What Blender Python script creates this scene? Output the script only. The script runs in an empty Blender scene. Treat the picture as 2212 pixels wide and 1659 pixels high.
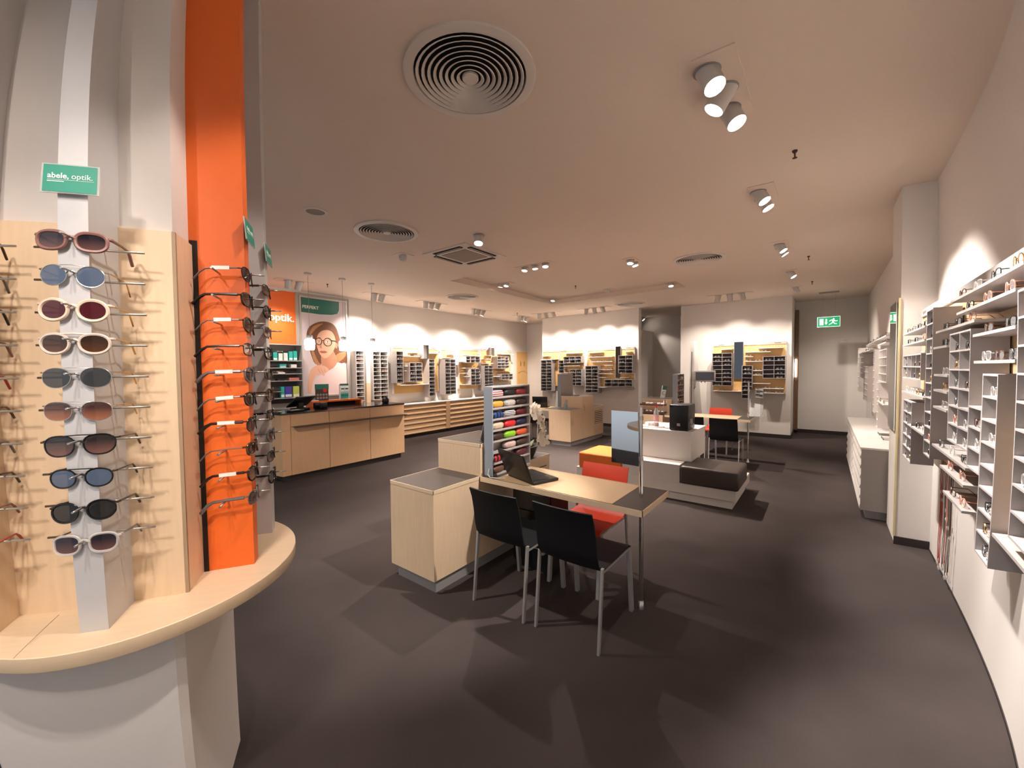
import bpy, bmesh, math, random
from mathutils import Vector, Matrix
random.seed(7)
scene = bpy.context.scene
COL = scene.collection
PI = math.pi

# ------------------------------------------------------------------ camera
cd = bpy.data.cameras.new('camera')
cam = bpy.data.objects.new('camera', cd)
COL.objects.link(cam)
scene.camera = cam
cd.sensor_fit = 'HORIZONTAL'
cd.sensor_width = 36.0
cd.sensor_height = 27.0
cd.lens = 13.85
cd.clip_start = 0.02
cd.clip_end = 200
# the photo was taken with a phone's ultra wide lens (about 123 degrees corner to corner)
cd.type = 'PANO'
cd.panorama_type = 'FISHEYE_LENS_POLYNOMIAL'
_s = 2.212 / 36.0
cd.fisheye_fov = math.radians(180)
cd.fisheye_polynomial_k0 = 0.0
cd.fisheye_polynomial_k1 = -1.17460906 * _s
cd.fisheye_polynomial_k2 = 0.11379199 * _s ** 2
cd.fisheye_polynomial_k3 = 0.39472833 * _s ** 3
cd.fisheye_polynomial_k4 = -0.19517418 * _s ** 4
_pitch, _roll, _yaw = -0.03602385, 0.0092352, 0.66000243
Rz = Matrix.Rotation(_yaw, 3, 'Z')
Rx = Matrix.Rotation(_pitch, 3, 'X')
Ry = Matrix.Rotation(_roll, 3, 'Y')
RR = Rz @ Rx @ Ry
right = RR @ Vector((1, 0, 0)); fwd = RR @ Vector((0, 1, 0)); up = RR @ Vector((0, 0, 1))
M = Matrix((right, up, -fwd)).transposed().to_4x4()
M.translation = Vector((0, 0, 1.6))
cam.matrix_world = M

# ------------------------------------------------------------------ world, exposure
w = bpy.data.worlds.new('world'); scene.world = w
w.use_nodes = True
w.node_tree.nodes['Background'].inputs[0].default_value = (0.90, 0.94, 1.0, 1)
w.node_tree.nodes['Background'].inputs[1].default_value = 0.55
scene.view_settings.view_transform = 'Standard'
scene.view_settings.look = 'None'
scene.view_settings.gamma = 1.0
scene.view_settings.use_curve_mapping = False
scene.view_settings.exposure = 0.9
scene.cycles.max_bounces = 7
scene.cycles.diffuse_bounces = 3
scene.cycles.glossy_bounces = 3
scene.cycles.adaptive_threshold = 0.035
WARM = (1.0, 0.89, 0.80)
NEUT = (1.0, 0.93, 0.88)
K = 1.0          # overall lamp power

# ------------------------------------------------------------------ materials
MATS = {}
def lin(c):
    def f(v):
        v /= 255.0
        return v / 12.92 if v <= 0.04045 else ((v + 0.055) / 1.055) ** 2.4
    return (f(c[0]), f(c[1]), f(c[2]), 1.0)
def mat(name, rgb, rough=0.5, metal=0.0, noise=0.0, scale=40.0, bump=0.0, stretch=None, alpha=1.0, trans=0.0, emit=None, spec=None, rgb2=None, coat=0.0):
    if name in MATS: return MATS[name]
    m = bpy.data.materials.new(name); m.use_nodes = True
    nt = m.node_tree; b = nt.nodes['Principled BSDF']
    c = lin(rgb)
    b.inputs['Base Color'].default_value = c
    b.inputs['Roughness'].default_value = rough
    b.inputs['Metallic'].default_value = metal
    if spec is not None: b.inputs['Specular IOR Level'].default_value = spec
    if coat: b.inputs['Coat Weight'].default_value = coat
    if trans: b.inputs['Transmission Weight'].default_value = trans
    if alpha < 1: b.inputs['Alpha'].default_value = alpha
    if emit:
        b.inputs['Emission Color'].default_value = (emit[0], emit[1], emit[2], 1)
        b.inputs['Emission Strength'].default_value = emit[3]
    if noise or bump:
        tc = nt.nodes.new('ShaderNodeTexCoord'); mp = nt.nodes.new('ShaderNodeMapping'); nz = nt.nodes.new('ShaderNodeTexNoise')
        nt.links.new(tc.outputs['Object'], mp.inputs['Vector']); nt.links.new(mp.outputs['Vector'], nz.inputs['Vector'])
        if stretch: mp.inputs['Scale'].default_value = stretch
        nz.inputs['Scale'].default_value = scale; nz.inputs['Detail'].default_value = 6
        if noise:
            mx = nt.nodes.new('ShaderNodeMix'); mx.data_type = 'RGBA'
            c2 = lin(rgb2) if rgb2 else (c[0] * (1 - noise), c[1] * (1 - noise), c[2] * (1 - noise), 1)
            mx.inputs['A'].default_value = c2 if rgb2 else (min(1, c[0] * (1 + noise * .5)), min(1, c[1] * (1 + noise * .5)), min(1, c[2] * (1 + noise * .5)), 1)
            mx.inputs['B'].default_value = c if rgb2 else c2
            nt.links.new(nz.outputs['Fac'], mx.inputs['Factor']); nt.links.new(mx.outputs['Result'], b.inputs['Base Color'])
        if bump:
            bp = nt.nodes.new('ShaderNodeBump'); bp.inputs['Strength'].default_value = bump; bp.inputs['Distance'].default_value = 0.002
            nt.links.new(nz.outputs['Fac'], bp.inputs['Height']); nt.links.new(bp.outputs['Normal'], b.inputs['Normal'])
    MATS[name] = m
    return m
def carpet():
    m = mat('carpet', (70, 61, 58), 0.95, spec=0.1)
    nt = m.node_tree; b = nt.nodes['Principled BSDF']
    tc = nt.nodes.new('ShaderNodeTexCoord')
    n1 = nt.nodes.new('ShaderNodeTexNoise'); n1.inputs['Scale'].default_value = 420; n1.inputs['Detail'].default_value = 3
    n2 = nt.nodes.new('ShaderNodeTexNoise'); n2.inputs['Scale'].default_value = 2.2; n2.inputs['Detail'].default_value = 5
    for n in (n1, n2): nt.links.new(tc.outputs['Object'], n.inputs['Vector'])
    mul = nt.nodes.new('ShaderNodeMath'); mul.operation = 'MULTIPLY_ADD'; mul.inputs[1].default_value = 0.8
    m2 = nt.nodes.new('ShaderNodeMath'); m2.operation = 'MULTIPLY_ADD'; m2.inputs[1].default_value = 0.3; m2.inputs[2].default_value = 0.22
    nt.links.new(n2.outputs['Fac'], m2.inputs[0]); nt.links.new(n1.outputs['Fac'], mul.inputs[0]); nt.links.new(m2.outputs[0], mul.inputs[2])
    rp = nt.nodes.new('ShaderNodeValToRGB')
    rp.color_ramp.elements[0].position = 0.45; rp.color_ramp.elements[0].color = lin((50, 44, 43))
    rp.color_ramp.elements[1].position = 1.1; rp.color_ramp.elements[1].color = lin((82, 73, 70))
    nt.links.new(mul.outputs[0], rp.inputs['Fac']); nt.links.new(rp.outputs['Color'], b.inputs['Base Color'])
    bp = nt.nodes.new('ShaderNodeBump'); bp.inputs['Strength'].default_value = 0.6; bp.inputs['Distance'].default_value = 0.004
    nt.links.new(n1.outputs['Fac'], bp.inputs['Height']); nt.links.new(bp.outputs['Normal'], b.inputs['Normal'])
    return m
CARPET = carpet()
WALL = mat('wall_paint', (226, 218, 210), 0.8, noise=0.03, scale=60, bump=0.05)
CEIL = mat('ceiling_paint', (224, 206, 190), 0.85, noise=0.02, scale=30)
DARKBASE = mat('dark_baseboard', (45, 36, 34), 0.6, noise=0.1)
MAPLE = mat('maple_veneer', (227, 198, 164), 0.42, noise=0.12, scale=9, stretch=(7, 7, 0.7))
MAPLE_H = mat('maple_horizontal', (229, 203, 170), 0.38, noise=0.1, scale=9, stretch=(0.8, 7, 7))
LITWOOD = mat('amber_lit_wood', (222, 176, 112), 0.45, noise=0.12, scale=8, stretch=(6, 6, 0.8))  # yellow glow of the lit display boards is put into the wood colour
GREYLAM = mat('grey_laminate', (168, 160, 152), 0.5, noise=0.04, scale=50)
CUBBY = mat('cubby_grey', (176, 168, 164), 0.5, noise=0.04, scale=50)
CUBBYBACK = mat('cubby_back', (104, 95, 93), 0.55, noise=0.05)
SHELFWHITE = mat('shelf_white', (228, 220, 214), 0.45, noise=0.02)
COLGREY = mat('column_paint', (214, 206, 200), 0.75, noise=0.03, scale=40)
FINGREY = mat('fin_silver', (196, 193, 193), 0.42, metal=0.15, noise=0.03)
ORANGE = mat('orange_paint', (232, 104, 30), 0.5, noise=0.05, scale=30)
DARKLAM = mat('dark_laminate', (62, 55, 53), 0.38, noise=0.08)
GREIGE = mat('greige_laminate', (120, 108, 98), 0.42, noise=0.06)
KICK = mat('plinth_grey', (156, 152, 150), 0.45, metal=0.2, noise=0.05)
STEEL = mat('brushed_steel', (190, 186, 180), 0.28, metal=1.0, noise=0.04)
CHROME = mat('chrome', (215, 213, 210), 0.12, metal=1.0, noise=0.01)
ALU = mat('satin_aluminium', (196, 192, 188), 0.42, metal=0.7, noise=0.04)
BLACK = mat('black_plastic', (18, 17, 18), 0.35, noise=0.1)
BLACKMAT = mat('black_matte', (22, 21, 23), 0.6, noise=0.1)
CHAIRBLACK = mat('chair_black', (17, 17, 20), 0.62, spec=0.3, noise=0.06)
CHAIRRED = mat('chair_red', (222, 66, 28), 0.5, noise=0.05)
WHITE = mat('white_lacquer', (232, 226, 220), 0.4, noise=0.02)
BENCH = mat('bench_white', (205, 197, 189), 0.6, noise=0.03)
LEATHER = mat('dark_leather', (62, 50, 45), 0.42, noise=0.15, scale=180, bump=0.15)
ORFABRIC = mat('orange_fabric', (214, 106, 34), 0.8, noise=0.1, scale=300, bump=0.2)
MIRROR = mat('mirror_glass', (225, 228, 228), 0.02, metal=1.0, noise=0.005)
MIRROREDGE = mat('pale_wood_edge', (216, 200, 150), 0.5, noise=0.05)
GREEN = mat('sign_green', (22, 140, 116), 0.45, noise=0.03)
GREENP = mat('poster_green', (40, 108, 92), 0.35, noise=0.03)
PRINTWHITE = mat('print_white', (240, 238, 232), 0.5, noise=0.01)
LAMPWHITE = mat('lamp_white', (206, 200, 194), 0.5, noise=0.02)
EMIT = mat('lamp_face', (255, 250, 240), 0.4, noise=0.001, emit=(1.0, 0.93, 0.84, 14.0))
PENDANT = mat('pendant_glow', (255, 250, 240), 0.4, noise=0.001, emit=(1.0, 0.92, 0.82, 13.0))
VENT = mat('vent_white', (214, 204, 194), 0.55, noise=0.02)
VOID = mat('duct_black', (9, 8, 8), 0.9, noise=0.05)

# ------------------------------------------------------------------ mesh helpers
class MB:
    def __init__(s): s.v = []; s.f = []; s.sm = []; s.mi = []; s.cur = 0
    def add(s, vs, fs, smooth=False):
        o = len(s.v); s.v += [tuple(v) for v in vs]
        for f in fs: s.f.append([i + o for i in f]); s.sm.append(smooth); s.mi.append(s.cur)
        return s
    def box(s, x0, x1, y0, y1, z0, z1):
        if x0 > x1: x0, x1 = x1, x0
        if y0 > y1: y0, y1 = y1, y0
        if z0 > z1: z0, z1 = z1, z0
        v = [(x0, y0, z0), (x1, y0, z0), (x1, y1, z0), (x0, y1, z0), (x0, y0, z1), (x1, y0, z1), (x1, y1, z1), (x0, y1, z1)]
        return s.add(v, [(0, 3, 2, 1), (4, 5, 6, 7), (0, 1, 5, 4), (1, 2, 6, 5), (2, 3, 7, 6), (3, 0, 4, 7)])
    def rbox(s, x0, x1, y0, y1, z0, z1, r, n=3):
        "box with rounded vertical and horizontal edges (superquadric-like grid)"
        cx, cy, cz = (x0 + x1) / 2, (y0 + y1) / 2, (z0 + z1) / 2
        hx, hy, hz = (x1 - x0) / 2, (y1 - y0) / 2, (z1 - z0) / 2
        bm = bmesh.new(); bmesh.ops.create_cube(bm, size=2)
        for v in bm.verts: v.co = (v.co.x * hx, v.co.y * hy, v.co.z * hz)
        bmesh.ops.bevel(bm, geom=list(bm.edges), offset=r, segments=n, affect='EDGES', profile=0.5)
        bm.verts.index_update()
        s.add([(v.co.x + cx, v.co.y + cy, v.co.z + cz) for v in bm.verts], [[v.index for v in f.verts] for f in bm.faces], True)
        bm.free(); return s
    def prism(s, poly, h0, h1, axis='z', smooth=False):
        n = len(poly)
        def p(a, b, h): return {'z': (a, b, h), 'y': (a, h, b), 'x': (h, a, b)}[axis]
        v = [p(a, b, h0) for a, b in poly] + [p(a, b, h1) for a, b in poly]
        s.add(v, [list(range(n))[::-1], list(range(n, 2 * n))])
        return s.add(v, [(i, (i + 1) % n, n + (i + 1) % n, n + i) for i in range(n)], smooth)
    def cyl(s, p0, p1, r0, r1=None, n=16, caps=True, smooth=True):
        r1 = r0 if r1 is None else r1
        p0 = Vector(p0); p1 = Vector(p1); d = (p1 - p0).normalized()
        a = d.orthogonal().normalized(); b = d.cross(a)
        v = []
        for p, r in ((p0, r0), (p1, r1)):
            for i in range(n):
                t = 2 * PI * i / n; v.append(p + a * (r * math.cos(t)) + b * (r * math.sin(t)))
        s.add(v, [(i, (i + 1) % n, n + (i + 1) % n, n + i) for i in range(n)], smooth)
        if caps: s.add(v, [list(range(n))[::-1], list(range(n, 2 * n))])
        return s
    def tube(s, pts, r, n=8, closed=False, caps=True):
        pts = [Vector(p) for p in pts]; m = len(pts); rs = r if isinstance(r, (list, tuple)) else [r] * m
        v = []; prev = None
        for i, p in enumerate(pts):
            if closed: d = pts[(i + 1) % m] - pts[i - 1]
            else: d = pts[min(i + 1, m - 1)] - pts[max(i - 1, 0)]
            d = d.normalized()
            a = prev - d * prev.dot(d) if prev is not None else d.orthogonal()
            a = a.normalized() if a.length > 1e-9 else d.orthogonal().normalized()
            prev = a; b = d.cross(a)
            for k in range(n):
                t = 2 * PI * k / n; v.append(p + a * (rs[i] * math.cos(t)) + b * (rs[i] * math.sin(t)))
        fs = []
        for i in range(m if closed else m - 1):
            j = (i + 1) % m
            for k in range(n): fs.append((i * n + k, i * n + (k + 1) % n, j * n + (k + 1) % n, j * n + k))
        s.add(v, fs, True)
        if caps and not closed: s.add(v, [list(range(n))[::-1], list(range((m - 1) * n, m * n))])
        return s
    def lathe(s, prof, c=(0, 0, 0), n=24, smooth=True):
        v = []
        for r, z in prof:
            for i in range(n):
                t = 2 * PI * i / n; v.append((c[0] + r * math.cos(t), c[1] + r * math.sin(t), c[2] + z))
        fs = []
        for j in range(len(prof) - 1):
            for i in range(n): fs.append((j * n + i, j * n + (i + 1) % n, (j + 1) * n + (i + 1) % n, (j + 1) * n + i))
        return s.add(v, fs, smooth)
    def ell(s, c, rx, ry, rz, nu=14, nv=8, p=2.0):
        def sp(t, e): return math.copysign(abs(t) ** e, t)
        e = 2.0 / p; v = []
        for j in range(nv + 1):
            ph = -PI / 2 + PI * j / nv
            for i in range(nu):
                t = 2 * PI * i / nu
                v.append((c[0] + rx * sp(math.cos(ph), e) * sp(math.cos(t), e), c[1] + ry * sp(math.cos(ph), e) * sp(math.sin(t), e), c[2] + rz * sp(math.sin(ph), e)))
        fs = [(j * nu + i, j * nu + (i + 1) % nu, (j + 1) * nu + (i + 1) % nu, (j + 1) * nu + i) for j in range(nv) for i in range(nu)]
        return s.add(v, fs, True)
    def mesh(s, name, mats):
        me = bpy.data.meshes.new(name); me.from_pydata(s.v, [], s.f)
        for m in (mats if isinstance(mats, (list, tuple)) else [mats]): me.materials.append(m)
        me.polygons.foreach_set('use_smooth', s.sm); me.polygons.foreach_set('material_index', s.mi)
        me.update()
        bm = bmesh.new(); bm.from_mesh(me); bmesh.ops.remove_doubles(bm, verts=bm.verts, dist=1e-6); bmesh.ops.recalc_face_normals(bm, faces=bm.faces)
        for e in bm.edges:
            if len(e.link_faces) == 2 and e.calc_face_angle(0) > 0.65: e.smooth = False
        bm.to_mesh(me); bm.free()
        return me
    def build(s, name, m, parent=None, bevel=0.0):
        return link(name, s.mesh(name, m), parent, bevel)
def link(name, me, parent=None, bevel=0.0):
    o = bpy.data.objects.new(name, me); COL.objects.link(o)
    if parent is not None: o.parent = parent
    if bevel:
        b = o.modifiers.new('bevel', 'BEVEL'); b.width = bevel; b.segments = 2; b.limit_method = 'ANGLE'
    return o
def tag(o, label, cat, group=None):
    o['label'] = label; o['category'] = cat
    if group: o['group'] = group
    return o
def struct(o, label=None):
    o['kind'] = 'structure'
    if label: o['label'] = label
    return o
def thing(name, label, cat, loc=(0, 0, 0), rz=0.0, group=None):
    o = bpy.data.objects.new(name, None); COL.objects.link(o); o.empty_display_size = 0.05
    o.location = loc; o.rotation_euler = (0, 0, rz)
    return tag(o, label, cat, group)
def bx(name, m, parent, x0, x1, y0, y1, z0, z1, bevel=0.0):
    return MB().box(x0, x1, y0, y1, z0, z1).build(name, m, parent, bevel)
def dup(root, loc, rz=None, label=None, group=None):
    r = root.copy(); COL.objects.link(r); r.location = loc
    if rz is not None: r.rotation_euler = (r.rotation_euler[0], r.rotation_euler[1], rz)
    if label: r['label'] = label
    if group: r['group'] = group
    for ch in list(root.children):
        c = ch.copy(); COL.objects.link(c); c.parent = r
        for g in list(ch.children):
            d = g.copy(); COL.objects.link(d); d.parent = c
    return r
def text_mesh(txt, size, m, depth=0.0015, bold=0.0, align='LEFT'):
    cu = bpy.data.curves.new('lettering', 'FONT'); cu.body = txt; cu.size = size; cu.extrude = depth / 2; cu.offset = bold; cu.align_x = align
    cu.resolution_u = 3
    o = bpy.data.objects.new('lettering', cu); COL.objects.link(o)
    dg = bpy.context.evaluated_depsgraph_get()
    me = bpy.data.meshes.new_from_object(o.evaluated_get(dg))
    bpy.data.objects.remove(o); me.materials.clear(); me.materials.append(m)
    return me
def text(name, txt, size, m, parent, matrix, **k):
    o = link(name, text_mesh(txt, size, m, **k), parent)
    o.matrix_local = matrix
    return o
def frame_matrix(loc, xaxis, yaxis):
    x = Vector(xaxis).normalized(); y = Vector(yaxis).normalized(); z = x.cross(y)
    m = Matrix((x, y, z)).transposed().to_4x4(); m.translation = Vector(loc)
    return m
def spot(name, loc, aim, power, size=60, blend=0.5, r=0.03, color=WARM):
    l = bpy.data.lights.new(name, 'SPOT'); l.energy = power * K; l.color = color
    l.spot_size = math.radians(size); l.spot_blend = blend; l.shadow_soft_size = r
    o = bpy.data.objects.new(name, l); COL.objects.link(o)
    o.location = loc; d = Vector(aim) - Vector(loc)
    o.rotation_euler = d.to_track_quat('-Z', 'Y').to_euler()
    return o

# ------------------------------------------------------------------ room shell
H = 3.17
XR, XL = 0.765, -8.1
YMID, YBACK, YDEEP, YCOR = 10.35, 10.8, 12.0, 11.3
def wall(name, x0, x1, y0, y1, z0=0.0, z1=H, m=WALL):
    return struct(bx(name, m, None, x0, x1, y0, y1, z0, z1))
struct(bx('floor', CARPET, None, -8.4, 1.2, -1.8, 14.2, -0.1, 0.0))
struct(bx('floor_entrance', mat('arcade_tile', (186, 190, 196), 0.35, noise=0.04, scale=3), None, -14.0, 8.0, -16.0, -1.8, -0.1, 0.0), 'pale tiled arcade floor outside the shop')
# ceiling with a shallow coffer over the middle of the shop
cx0, cx1, cy0, cy1, ch = -5.2, -2.15, 4.95, 8.3, 0.10
c = MB(); T = H + 0.3
c.box(-8.4, 1.2, -3.0, cy0, H, T); c.box(-8.4, 1.2, cy1, 14.2, H, T)
c.box(-8.4, cx0, cy0, cy1, H, T); c.box(cx1, 1.2, cy0, cy1, H, T); c.box(cx0, cx1, cy0, cy1, H + ch, T)
struct(c.build('ceiling', CEIL))
wall('wall_right', XR, XR + 0.2, -3.0, 14.0)
wall('wall_left', XL - 0.2, XL, -3.0, 14.0)
# left back corner niche, middle wall, passage, back wall, deep end
wall('wall_corner', XL, -6.83, YCOR, YCOR + 0.2)
wall('wall_middle', -6.83, -3.83, YMID, YMID + 0.2)
wall('wall_niche', -6.83, -6.7, YMID + 0.2, YCOR + 0.2)
wall('wall_passage', -4.24, -4.18, 11.5, 12.55, 0, 2.72)
wall('wall_passage_end', -5.2, -2.9, 12.55, 12.75)
wall('wall_passage_left', -5.3, -5.2, 10.55, 12.75)
wall('wall_back', -2.91, -0.58, YBACK, YDEEP + 0.9)
wall('wall_deep', -0.58, XR, YDEEP + 0.05, YDEEP + 0.25)
# pier on the right wall
pier = MB().box(0.533, XR, 4.92, 5.52, 0, H)
struct(pier.build('wall_pier', WALL))
def base(name, x0, x1, y0, y1, h=0.085): return struct(bx(name, DARKBASE, None, x0, x1, y0, y1, 0, h))
base('baseboard_middle', -6.84, -3.82, YMID - 0.015, YMID)
base('baseboard_back', -2.91, -0.57, YBACK - 0.015, YBACK)
base('baseboard_back_end', -0.58, -0.565, YBACK, YDEEP + .04)
base('baseboard_deep', -0.565, XR, YDEEP + 0.035, YDEEP + 0.05)
base('baseboard_pier', 0.525, XR - 0.001, 4.905, 4.92, 0.07)
base('baseboard_corner', XL, -6.84, YCOR - 0.015, YCOR)
base('trim_1', XR - 0.006, XR, -3.0, 4.905, 0.012)

# brown shelf edge and strip lamp glimpsed past the end of the back wall
t = thing('tall_cabinet', 'narrow strip of a brown tall cabinet past the end of the back wall', 'cabinet', (-0.53, 11.85, 0))
bx('side_panel', mat('brown_wood', (112, 78, 52), 0.5, noise=0.15, scale=10, stretch=(5, 5, .7)), t, -0.03, 0.03, -0.1, 0.15, 0.09, 2.95)
bx('shelf', mat('brown_wood', (0, 0, 0)), t, -0.035, 0.035, -0.11, 0.15, 1.25, 1.28)
# a small wall lamp strip on it
l = thing('strip_lamp', 'bright white vertical strip lamp beside the back wall edge', 'lamp', (-0.545, 11.74, 1.36))
bx('diffuser', EMIT, l, -0.012, 0.018, -0.008, 0.005, 0, 0.42)

# wooden door at the end of the left wall
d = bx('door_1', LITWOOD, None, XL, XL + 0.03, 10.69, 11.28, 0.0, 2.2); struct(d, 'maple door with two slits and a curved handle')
b = MB()
for y in (10.89, 11.09): b.tube([(XL + 0.034, y, 1.72), (XL + 0.036, y + .004, 1.8), (XL + 0.034, y, 1.88)], 0.008, 6)
b.build('slit', BLACKMAT, d)
b = MB().tube([(XL + 0.036, 10.74 + 0.5 * i / 10, 1.55 - 0.09 * (2 * i / 10 - 1) ** 2) for i in range(11)], 0.008, 6)
b.build('door_handle', STEEL, d)

# ------------------------------------------------------------------ ceiling fixtures
def round_vent(x, y, label, R=0.35):
    t = thing('round_air_diffuser', label, 'vent', (x, y, H), 0, 'round ceiling air diffusers')
    MB().lathe([(R, 0.0), (R, -0.012), (R - .012, -0.016), (R - .05, -0.014), (R - .055, 0.0), (R, 0.0)], n=48).build('outer_ring', VENT, t)
    MB().lathe([(R - .05, -0.0015), (0.001, -0.0015)], n=48).build('duct', VOID, t)
    nr = 8
    for i in range(nr):
        r = (R - .062) - i * (R - .105) / nr
        MB().lathe([(r, -0.016), (r - .003, -0.019), (r - .017, -0.007), (r - .016, -0.004), (r, -0.016)], n=40).build('ring', VENT, t)
    MB().lathe([(0.001, -0.019), (0.04, -0.019), (0.044, -0.015), (0.044, -0.003)], n=24).build('centre_disc', VENT, t)
round_vent(-1.52, 1.62, 'large round slotted air diffuser nearest the camera, above the orange column')
round_vent(-3.94, 2.79, 'round slotted air diffuser beside the small ceiling speaker')
round_vent(-1.46, 6.30, 'round slotted air diffuser near the row of right-hand spotlights')
round_vent(-6.13, 6.18, 'round air diffuser left of the ceiling coffer by the wall spots')
round_vent(-3.75, 9.55, 'round air diffuser on the ceiling before the passage opening')

def dirv(tilt, az):
    return Vector((math.sin(tilt) * math.cos(az), math.sin(tilt) * math.sin(az), -math.cos(tilt)))
def lamp_head(parent, x, y, z, d, L=0.10, R=0.048, lit=True):
    "adjustable cylinder spot: half sunk housing, body, rim and glowing face"
    p0 = Vector((x, y, z - 0.012)); p1 = p0 + d * L
    a = MB(); a.cyl(p0 - d * 0.03, p1, R, R, 24, caps=False); a.cyl(p1, p1 - d * .02, R * .95, R * .93, 24, caps=False); a.cyl(p1, p1 - d * .0005, R, R * .95, 24, caps=False)
    body = a.build('spot_body', LAMPWHITE, parent)
    MB().cyl(p1 - d * .014, p1 - d * 0.010, R * 0.94, R * 0.94, 24).build('spot_face', EMIT if lit else LAMPWHITE, body)
def spot_unit(label, centre, heads, plate=(0.0, 0.0), z=H, group='ceiling spotlight units', power=60, size=62, blend=0.55, color=WARM, swivel=0, lit=True, L=0.10, R=0.048):
    """heads: list of (dx, dy, tilt deg, azimuth deg)"""
    t = thing('spotlight_unit', label, 'spotlight', (centre[0], centre[1], z), 0, group)
    if plate[0]:
        MB().box(-plate[0] / 2, plate[0] / 2, -plate[1] / 2, plate[1] / 2, -0.006, 0).build('mounting_plate', CEIL, t)
    for hd in heads:
        dx, dy, tl, az = hd[:4]; hp = hd[4] if len(hd) > 4 else power; hs = hd[5] if len(hd) > 5 else size
        MB().lathe([(R * 1.25, -0.007), (R * 1.25, -0.012), (R * 1.05, -0.012), (R * 1.02, -0.007)], (dx, dy, 0), 24).build('collar', KICK, t)
        d = dirv(math.radians(tl), math.radians(az))
        lamp_head(t, dx, dy, 0, d, L, R, lit)
        if power:
            p = Vector((centre[0] + dx, centre[1] + dy, z - 0.012)) + d * (L + 0.02)
            dl = dirv(math.radians(tl + swivel), math.radians(az))
            spot('spot_light', p, p + dl, hp, hs, blend, color=color)
    return t
# right-hand row, tilted to the right wall
spot_unit('triple spotlight nearest the camera with one large lamp facing the viewer', (-0.46, 2.57), [(-0.05, -0.21, 25, -30), (0.0, 0.0, 30, 199, 195, 44), (-0.02, 0.21, 26, -22)], (0.2, 0.66), group=None, power=200, size=58, swivel=6, color=NEUT, L=0.12, R=0.055)
spot_unit('pair of lit spotlights above the near end of the right wall display', (-0.46, 4.33), [(-0.03, -0.09, 30, -15), (-0.02, 0.1, 28, -5)], (0.2, 0.46), power=170, swivel=5, color=NEUT, L=0.11, R=0.052)
spot_unit('pair of lit spotlights between the two thin sprinklers on the right', (-0.48, 6.30), [(0, -0.09, 30, -10), (0, 0.12, 32, 5)], (0.2, 0.46), power=85)
spot_unit('single lit spotlight in the right row, second from the exit sign', (-0.47, 8.1), [(0, 0, 32, -10)], (0.2, 0.3), power=80)
spot_unit('single lit spotlight in the right row nearest the exit sign', (-0.48, 9.75), [(0, 0, 32, 50)], (0.2, 0.2), power=85, size=100, blend=1.0)
# centre
spot_unit('single round spotlight beside the square air conditioner', (-3.2, 3.52), [(0, 0, 18, -60)], power=130, size=80, L=0.10, R=0.052)
spot_unit('row of three lit downlights in the ceiling coffer', (-3.68, 5.37), [(-0.2, 0, 12, -90), (0, 0, 5, 0), (0.2, 0, 12, -60)], (0.66, 0.2), z=H + ch, power=190, size=80, L=0.05)
spot_unit('pair of lit downlights at the left side of the ceiling coffer', (-4.92, 6.1), [(-0.07, 0, 10, 180), (0.07, 0, 12, -90)], (0.4, 0.2), z=H + ch, power=190, size=80, L=0.05)
spot_unit('pair of lit downlights at the right side of the ceiling coffer', (-2.38, 6.15), [(0, -0.08, 12, -90), (0, 0.09, 14, 0)], (0.2, 0.42), z=H + ch, power=200, size=80, L=0.05)
spot_unit('single lit downlight in the far left corner of the coffer', (-5.03, 8.08), [(0, 0, 10, -90)], (0.2, 0.2), z=H + ch, power=200, size=80, L=0.06)
spot_unit('single lit downlight in the far right corner of the coffer', (-2.4, 8.2), [(0, 0, 12, -60)], (0.2, 0.2), z=H + ch, power=200, size=80, L=0.06)
spot_unit('small unlit spotlight at the far edge of the coffer', (-3.63, 7.98), [(0, 0, 25, 90)], (0.3, 0.2), z=H + ch, power=0, lit=False, L=0.09)
# wall washers
wl = [((-7.3, 3.26), 2, 'pair of wall spots before the orange wall sign'), ((-7.26, 4.9), 2, 'pair of wall spots by the hanging pendant lamps'),
      ((-7.2, 6.28), 3, 'three wall spots above the left wall display nearest the counter'), ((-7.1, 7.76), 3, 'three wall spots above the middle of the left wall display'),
      ((-7.0, 9.6), 3, 'three wall spots in the far left corner by the wooden door')]
for (x, y), n, lab in wl:
    spot_unit(lab, (x, y), [(0, (i - (n - 1) / 2) * 0.19, 24, 180 + (i - (n - 1) / 2) * 34) for i in range(n)], (0.2, 0.2 + 0.2 * n), group='wall washing spotlights', power={3.26: 65, 4.9: 240}.get(y, 350) / n, size=74, blend=1.0, swivel=15, L=0.13, R=0.055)
for (x, y), n, lab in [((-6.1, 9.43), 3, 'three wall spots above the middle wall display, left set'), ((-4.7, 9.55), 3, 'three wall spots above the middle wall display, right set'), ((-1.63, 9.74), 3, 'three wall spots above the back wall display')]:
    spot_unit(lab, (x, y), [((i - (n - 1) / 2) * 0.22, 0, 24, 90 - (i - (n - 1) / 2) * 34) for i in range(n)], (0.2 + 0.22 * n, 0.2), group='wall washing spotlights', power=265 / n, size=74, blend=1.0, swivel=15, L=0.13, R=0.055)
spot_unit('spotlight hidden behind the passage partition', (-4.45, 12.25), [(0, 0, 40, 8)], (0.2, 0.2), power=30, size=44, blend=.6)
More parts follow.
